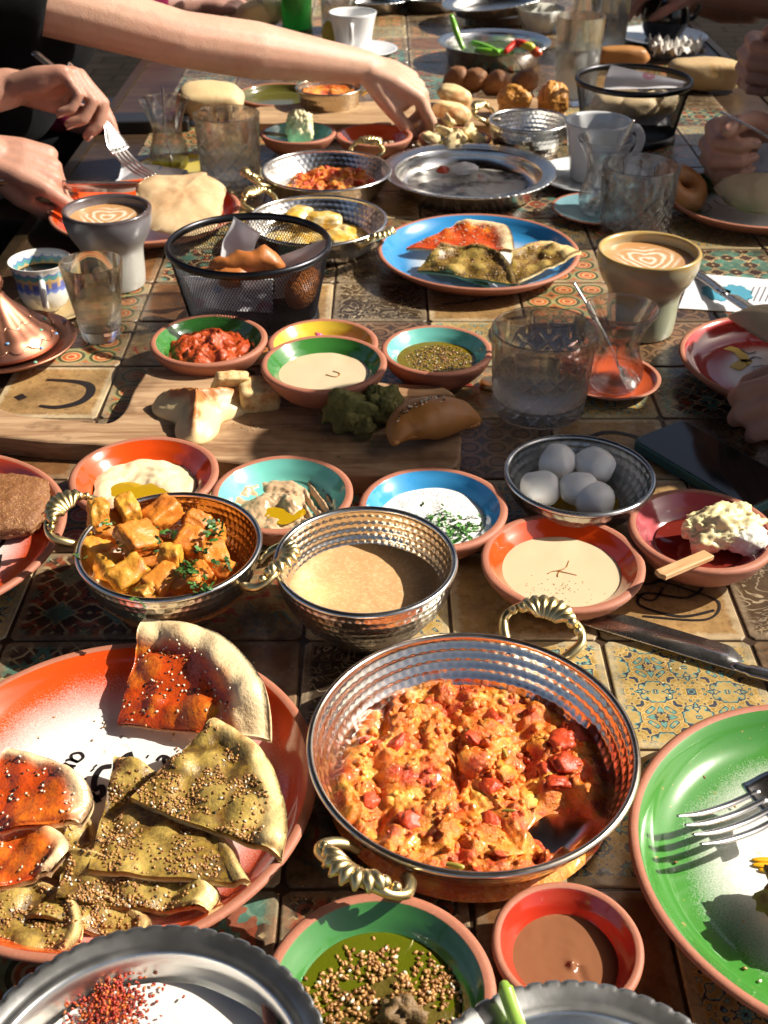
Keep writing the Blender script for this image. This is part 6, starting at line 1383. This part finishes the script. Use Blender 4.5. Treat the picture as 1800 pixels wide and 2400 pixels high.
# ---------------------------------------------------------------- people round the table
def remesh(mb, vox, smooth=4):
    me = bpy.data.meshes.new('tmp'); me.from_pydata([tuple(v) for v in mb.V], [], mb.F); o = bpy.data.objects.new('tmp', me); COL.objects.link(o)
    m = o.modifiers.new('r', 'REMESH'); m.mode = 'VOXEL'; m.voxel_size = vox; m.use_smooth_shade = True
    s = o.modifiers.new('s', 'SMOOTH'); s.factor = .5; s.iterations = smooth
    dg = bpy.context.evaluated_depsgraph_get(); out = bpy.data.meshes.new_from_object(o.evaluated_get(dg)); bpy.data.objects.remove(o); return out
def ell(c, r, M=None):
    V, Fc = ico(3); return [Vec(c) + (M @ Vec((v.x * r[0], v.y * r[1], v.z * r[2])) if M else Vec((v.x * r[0], v.y * r[1], v.z * r[2]))) for v in V], Fc
def hand(mb, W, d, n, side, curls, thumb=(.5, .35), s=1.0, nails=None):
    "wrist W, d towards the fingers, n out of the back of the hand, side: +1 puts the thumb along d x n"
    d = Vec(d).normalized(); n = Vec(n); n = (n - d * n.dot(d)).normalized(); t = d.cross(n) * side
    W = Vec(W); offs = (.030, .010, -.0105, -.029); fl = (.94, 1.0, .95, .84); seg = ((.043, .026, .021), (.047, .029, .022), (.043, .027, .021), (.034, .021, .018)); rads = (.0094, .0097, .0092, .0080)
    for i in range(4):
        k0 = W + (d * .088 * fl[i] + t * offs[i] + n * .004) * s; w0 = W + (t * offs[i] * .55 + d * .004) * s
        mb.add(*tube([w0, w0.lerp(k0, .5) + n * .003 * s, k0], [.0150 * s, .0145 * s, .0118 * s], 12, round_=True))
        mb.add(*tube([w0 - n * .007 * s, w0.lerp(k0, .55) - n * .008 * s, k0 - n * .004 * s - d * .006 * s], [.012 * s, .013 * s, .0095 * s], 12, round_=True))
        p = k0; ang = 0; pts = [p]; spread = t * offs[i] * 1.6
        for j in range(3):
            ang += curls[i][j]; dd = d * cos(ang) - n * sin(ang) + spread * cos(ang) * (1 if ang < 1.2 else -.2); p = p + dd.normalized() * seg[i][j] * s; pts.append(p)
        r = rads[i] * s
        mb.add(*tube([pts[0], pts[0].lerp(pts[1], .5), pts[1], pts[1].lerp(pts[2], .5), pts[2], pts[2].lerp(pts[3], .6), pts[3]], [r * 1.12, r, r * 1.06, r * .93, r * .96, r * .88, r * .70], 12, round_=True))
        if nails is not None:
            e = (pts[3] - pts[2]).normalized(); up = (n * cos(ang) + d * sin(ang)).normalized(); nails.append((pts[3] - e * .002 * s + up * r * .62, e, up, r))
    b0 = W + (d * .018 + t * .022 - n * .010) * s; sp, cu = thumb
    d1 = (d * .72 + t * sp - n * .35).normalized(); p1 = b0 + d1 * .042 * s; d2 = (d1 - t * cu * .9 - n * cu * .3 + d * .25).normalized(); p2 = p1 + d2 * .033 * s; d3 = (d2 - t * cu * .7 - n * cu * .2).normalized(); p3 = p2 + d3 * .024 * s
    mb.add(*tube([b0, b0.lerp(p1, .6), p1, p1.lerp(p2, .5), p2, p3], [.0165 * s, .0145 * s, .0122 * s, .0105 * s, .0112 * s, .0082 * s], 12, round_=True))
    mb.add(*tube([W + t * .016 * s - n * .006 * s, b0.lerp(p1, .7)], [.014 * s, .013 * s], 12, round_=True)); mb.add(*tube([p1, W + (d * .07 + t * .028 - n * .004) * s], [.009 * s, .009 * s], 10, round_=True))
    return p3
def person(label, seat, face, lean, arms, cloth, sleeve=.35, skin=None, vox=.0036, hair=(.02, .014, .01), head_turn=0, sleeve_r=1.0, trousers=(.007, .008, .010), long_hair=False):
    """seat: xy of the hips; face: unit xy towards the table; lean: metres the chest comes forward; arms: (shoulder side, elbow, wrist, hand args or None)"""
    o = thing('person', label, 'person', (seat[0], seat[1], -.75)); inv = Vec((-seat[0], -seat[1], .75)); base = Vec((seat[0], seat[1], 0))
    f = Vec((face[0], face[1], 0)).normalized(); sd = Vec((-f.y, f.x, 0)); up = Vec((0, 0, 1))
    hip = base + up * (-.20); chest = base + f * lean + up * .20; neck = base + f * (lean * 1.25 + .01) + up * .36; head = neck + f * (.035 + lean * .15) + up * .13
    sk = MB(); cl = MB(); tr = MB(); nails = []
    # head with jaw, nose, ears
    fh = (f * cos(head_turn) + sd * sin(head_turn)); sh = Vec((-fh.y, fh.x, 0)); M = Matrix((sh, fh, up)).transposed()
    sk.add(*ell(head + up * .02, (.072, .092, .105), M)); sk.add(*ell(head + fh * .035 - up * .055, (.052, .050, .055), M)); sk.add(*tube([head + fh * .088 + up * .02, head + fh * .108 - up * .018], [.008, .013], 10, round_=True)); sk.add(*tube([head + fh * .086 - up * .056 + sh * .02, head + fh * .092 - up * .055, head + fh * .086 - up * .056 - sh * .02], [.006, .0075, .006], 8, round_=True))
    for s in (-1, 1): sk.add(*ell(head + sh * s * .072 - fh * .004, (.010, .020, .032), M)); sk.add(*ell(head + fh * .070 + sh * s * .032 + up * .026, (.017, .012, .010), M))
    sk.add(*tube([neck - up * .05, neck + up * .04, head - up * .03], [.055, .052, .055], 14, round_=True)); sk.add(*tube([chest + up * .06, neck - up * .03], [.09, .06], 14, round_=True))
    # torso in cloth
    cl.add(*ell(hip + up * .02, (.155, .13, .13), Matrix((sd, f, up)).transposed())); 
    for k in range(5): c = hip.lerp(chest, k / 4); cl.add(*ell(c, (.150 + .012 * k, .112 + .004 * k, .11), Matrix((sd, f, up)).transposed()))
    cl.add(*tube([chest + up * .08 - sd * .15, chest + up * .13, chest + up * .08 + sd * .15], [.07, .075, .07], 14, round_=True)); cl.add(*tube([chest + up * .1, neck - up * .02], [.085, .064], 14, round_=True))
    for s in (-1, 1):
        kn = hip + f * .42 + sd * s * .11 + up * .0; tr.add(*tube([hip + sd * s * .08 - up * .05, hip.lerp(kn, .5) - up * .04, kn - up * .03, kn - up * .25 - f * .03, kn - up * .475 - f * .05], [.095, .085, .068, .056, .045], 14, round_=True)); tr.add(*tube([kn - up * .505 - f * .08, kn - up * .505 + f * .12], [.040, .034], 12, round_=True))
    tr.add(*ell(hip - up * .06, (.165, .15, .10), Matrix((sd, f, up)).transposed()))
    for s, el, wr, hd in arms:
        shp = chest + sd * s * .175 + up * .085; el, wr = Vec(el), Vec(wr); mid = el.lerp(wr, .38)
        sk.add(*tube([shp, shp.lerp(el, .5), el, mid, el.lerp(wr, .75), wr], [.052, .047, .042, .044, .033, .027], 16, round_=True))
        k = sleeve; pts = [shp, shp.lerp(el, .5)] + ([el] if k > .5 else []); 
        if k > .5: pts += [el.lerp(wr, min(1, (k - .5) * 2) * .5), el.lerp(wr, min(1, (k - .5) * 2) * .93)]; rr = [.078, .070, .062, .056, .045]
        else: pts = [shp, shp.lerp(el, k), shp.lerp(el, k * 1.9)]; rr = [.082, .074, .068]
        cl.add(*tube(pts, [r * sleeve_r for r in rr], 16, round_=False))
        if hd: hand(sk, wr, hd[0], hd[1], hd[2], hd[3], hd[4], hd[5] if len(hd) > 5 else 1.0, nails)
        else: hand(sk, wr, (wr - el), up, -s, [(.2, .3, .2)] * 4)
    sk.V = [v + inv for v in sk.V]; cl.V = [v + inv for v in cl.V]; tr.V = [v + inv for v in tr.V]
    for nm, mb, vx, mt, sm in (('body', sk, vox, skin or m_skin(), 5), ('top', cl, .011, m_cloth('cloth_%d' % int(cloth[0] * 999 + seat[1] * 100), cloth), 6), ('trousers', tr, .013, m_cloth('trousers', trousers), 6)):
        me = remesh(mb, vx, sm); me.name = nm; me.materials.clear(); me.materials.append(mt); p = bpy.data.objects.new(nm, me); COL.objects.link(p); p.parent = o
    hm = MB(); c = head + inv
    V, Fc = ico(4)
    hm.add([c + up * .03 - fh * .014 + (M @ Vec((v.x * .086, v.y * .098, v.z * .105))) * (1 + .05 * mn.noise(v * 4)) if not (v.y > .25 and v.z < .45) else c + up * .03 + (M @ Vec((v.x * .06, v.y * .07, v.z * .08))) for v in V], Fc)
    if long_hair: hm.add(*tube([c - fh * .05 + up * .05, c - fh * .09 - up * .08, c - fh * .10 - up * .25], [.08, .085, .05], 16, round_=True))
    hm.build('hair', m_plain('hair_%d' % int(hair[0] * 1000), hair, .5, 0.0, .5, 200, .6), o)
    for s in (-1, 1):
        e = new('eye', *ell(c + fh * .082 + sh * s * .031 + up * .024, (.009, .006, .006), M), m_plain('eye_white', (.5, .48, .45), .2), o); new('pupil', *ell(c + fh * .0875 + sh * s * .031 + up * .024, (.004, .002, .004), M), m_plain('pupil', (.015, .01, .008), .2), e)
    for p, e, u_, r in nails:
        V, Fc = ico(2); sd_ = e.cross(u_).normalized(); new('fingernail', [p + inv + e * v.x * r * .75 + sd_ * v.y * r * .6 + u_ * v.z * r * .16 for v in V], Fc, m_plain('nail', (.58, .34, .26), .25), o)
    return o
CURL_FIST = [(1.35, 1.6, .9), (1.4, 1.65, .95), (1.4, 1.65, .95), (1.35, 1.6, .9)]
# the diner reaching across with a bare arm, dressed in black
wr = ony(862, 158, 2.0); el = ony(425, 92, 1.88)
tip = at(1030, 300, .06)
person('person in black leaning over the table, bare arm reaching for bread', (-.88, 1.98), (1, .05), .29,
       [(-1, el, wr, ((.80, .10, -.40), (.45, -.15, .85), 1, [(.62, .50, .30), (.85, .85, .45), (.95, .95, .5), (1.0, .95, .5)], (.30, .35), 1.12)), (1, (-.84, 2.25, -.06), (-.66, 2.18, -.17), None)], (.008, .008, .009), .16, m_skin((.52, .30, .20), (.64, .40, .29)), .0034, long_hair=True)
# the diner cutting with knife and fork
w1 = ony(30, 205, 1.68); e1 = w1 + Vec((-.26, -.10, -.03)); w2 = ony(-28, 360, 1.60); e2 = w2 + Vec((-.24, -.12, -.02))
person('person in black cutting pita with knife and fork beside the table', (-.98, 1.52), (1, .15), .12,
       [(1, e1, w1, ((.92, .12, .10), (-.1, .35, .9), -1, [(.95, .35, .12), (1.0, 1.0, .6), (1.1, 1.2, .7), (1.1, 1.2, .7)], (.35, .55), 1.05)), (-1, e2, w2, ((.88, .12, -.36), (.25, -.5, .85), 1, [(.42, .25, .12), (1.05, 1.25, .7), (1.15, 1.4, .8), (1.15, 1.4, .8)], (.25, .5), 1.05))], (.010, .010, .012), .85, m_skin((.36, .18, .12), (.46, .25, .18)), .0034)
fk2 = fork_mesh(.046).build('fork', CUTLERY()); tag(fk2, 'steel fork held upright over the pita by the diner in black', 'fork'); fk2.scale = (1.25,) * 3
a, b = at(345, 428, .050), ony(205, 280, 1.70); fk2.location = a; fk2.rotation_euler = (b - a).to_track_quat('X', 'Z').to_euler()
kn3 = knife_mesh(.23, .118, .021).build('table_knife', m_metal('knife_steel', (.6, .45, .38), .2)); tag(kn3, 'steel table knife held over the orange pita plate by the diner in black', 'knife')
a, b = ony(150, 428, 1.60), at(335, 430, .052); kn3.location = a; kn3.rotation_euler = (b - a).to_track_quat('X', 'Z').to_euler(); kn3.rotation_euler.rotate_axis('X', radians(-62))
rg = new('finger_ring', *lathe([(.0098 + .0014 * cos(q * pi / 4), .0018 * sin(q * pi / 4)) for q in range(8)], 32, None, True), STEEL()); rg.location = ony(168, 165, 1.69); rg.rotation_euler = (.5, 1.2, .4); tag(rg, 'silver ring on the hand holding the fork', 'ring')
# near right diner holding the folded bread
w3 = at(2055, 915, .075); e3 = w3 + Vec((.24, .05, .02))
person('person at the right holding folded bread over the dark red plate', (.98, 1.06), (-1, 0), .22,
       [(1, Vec((.725, .87, .045)), Vec((.63, .915, .315)), ((-.25, .05, .95), (.75, -.2, .3), 1, CURL_FIST, (.4, .4), 1.1)), (-1, e3, w3, ((-.90, -.05, -.22), (.1, -.75, .65), 1, [(.75, .7, .3), (.8, .75, .3), (.85, .8, .3), (.9, .8, .3)], (.35, .25), 1.0))], (.05, .055, .07), .9, m_skin((.52, .26, .17), (.62, .34, .24)), .0036, long_hair=True)  # unseen raised fist and long hair added to shade the mozzarella bowl
# diner with a spoon, both fists raised
w4 = ony(1805, 325, 1.78); e4 = w4 + Vec((.20, .02, -.08)); w5 = ony(1868, 150, 1.98); e5 = w5 + Vec((.18, .06, -.12))
person('person at the right with both fists raised, one holding a spoon', (1.02, 1.85), (-1, 0), .22,
       [(1, e4, w4, ((-.93, -.30, -.10), (-.25, .90, .15), -1, [(1.15, 1.35, .6), (1.25, 1.45, .7), (1.3, 1.5, .7), (1.3, 1.5, .7)], (.55, .35), 1.22)), (-1, e5, w5, ((-.90, -.25, .10), (-.25, .90, .10), -1, [(1.15, 1.35, .6), (1.25, 1.45, .7), (1.3, 1.5, .7), (1.3, 1.5, .7)], (.55, .3), 1.15))], (.03, .03, .035), .9, m_skin((.50, .26, .175), (.60, .33, .24)), .0034)
sp_ = spoon_mesh(.15).build('soup_spoon', CUTLERY()); tag(sp_, 'steel spoon gripped in the raised fist at the right', 'spoon'); sp_.scale = (1.2,) * 3
a, b = ony(1690, 262, 1.70), ony(1780, 318, 1.66); sp_.location = a; sp_.rotation_euler = (b - a).to_track_quat('X', 'Z').to_euler()
napkin('white paper napkin by the fist with the spoon', [(1742, 395), (1790, 335), (1850, 340), (1840, 405)], [.045, .08, .08, .045], .01)
# far right diner with a forearm on the table, hand at the black cup
w6 = ony(1640, -22, 2.76); e6 = w6 + Vec((.24, -.05, -.015))
person('person at the far right with a hand at the black cup', (1.16, 2.72), (-1, .1), .06,
       [(1, e6, w6, ((-.95, .12, -.08), (.1, .2, .95), -1, [(.35, .5, .3)] * 4, (.5, .3), 1.05)), (-1, (.90, 3.05, .02), (.75, 3.1, .03), None)], (.015, .015, .018), .3, m_skin((.26, .12, .08), (.34, .17, .12)), .004)
# far left diner in a pink sleeve
w7 = ony(470, 6, 2.95); e7 = w7 + Vec((-.22, -.12, .01)); w8 = Vec((-.62, 2.66, -.17)); e8 = w8 + Vec((-.24, .0, .10))
person('person in a dark pink top at the far left behind the reaching arm', (-1.02, 2.72), (1, 0), .10,
       [(1, e7, w7, ((.92, .1, -.12), (.1, -.2, .95), -1, [(.4, .4, .2)] * 4, (.4, .3), 1.0)), (-1, e8, w8, ((.85, -.2, -.15), (.15, -.4, .85), 1, [(.5, .6, .3)] * 4, (.4, .4), 1.0))], (.16, .012, .045), .85, m_skin((.30, .15, .11), (.40, .22, .17)), .004)
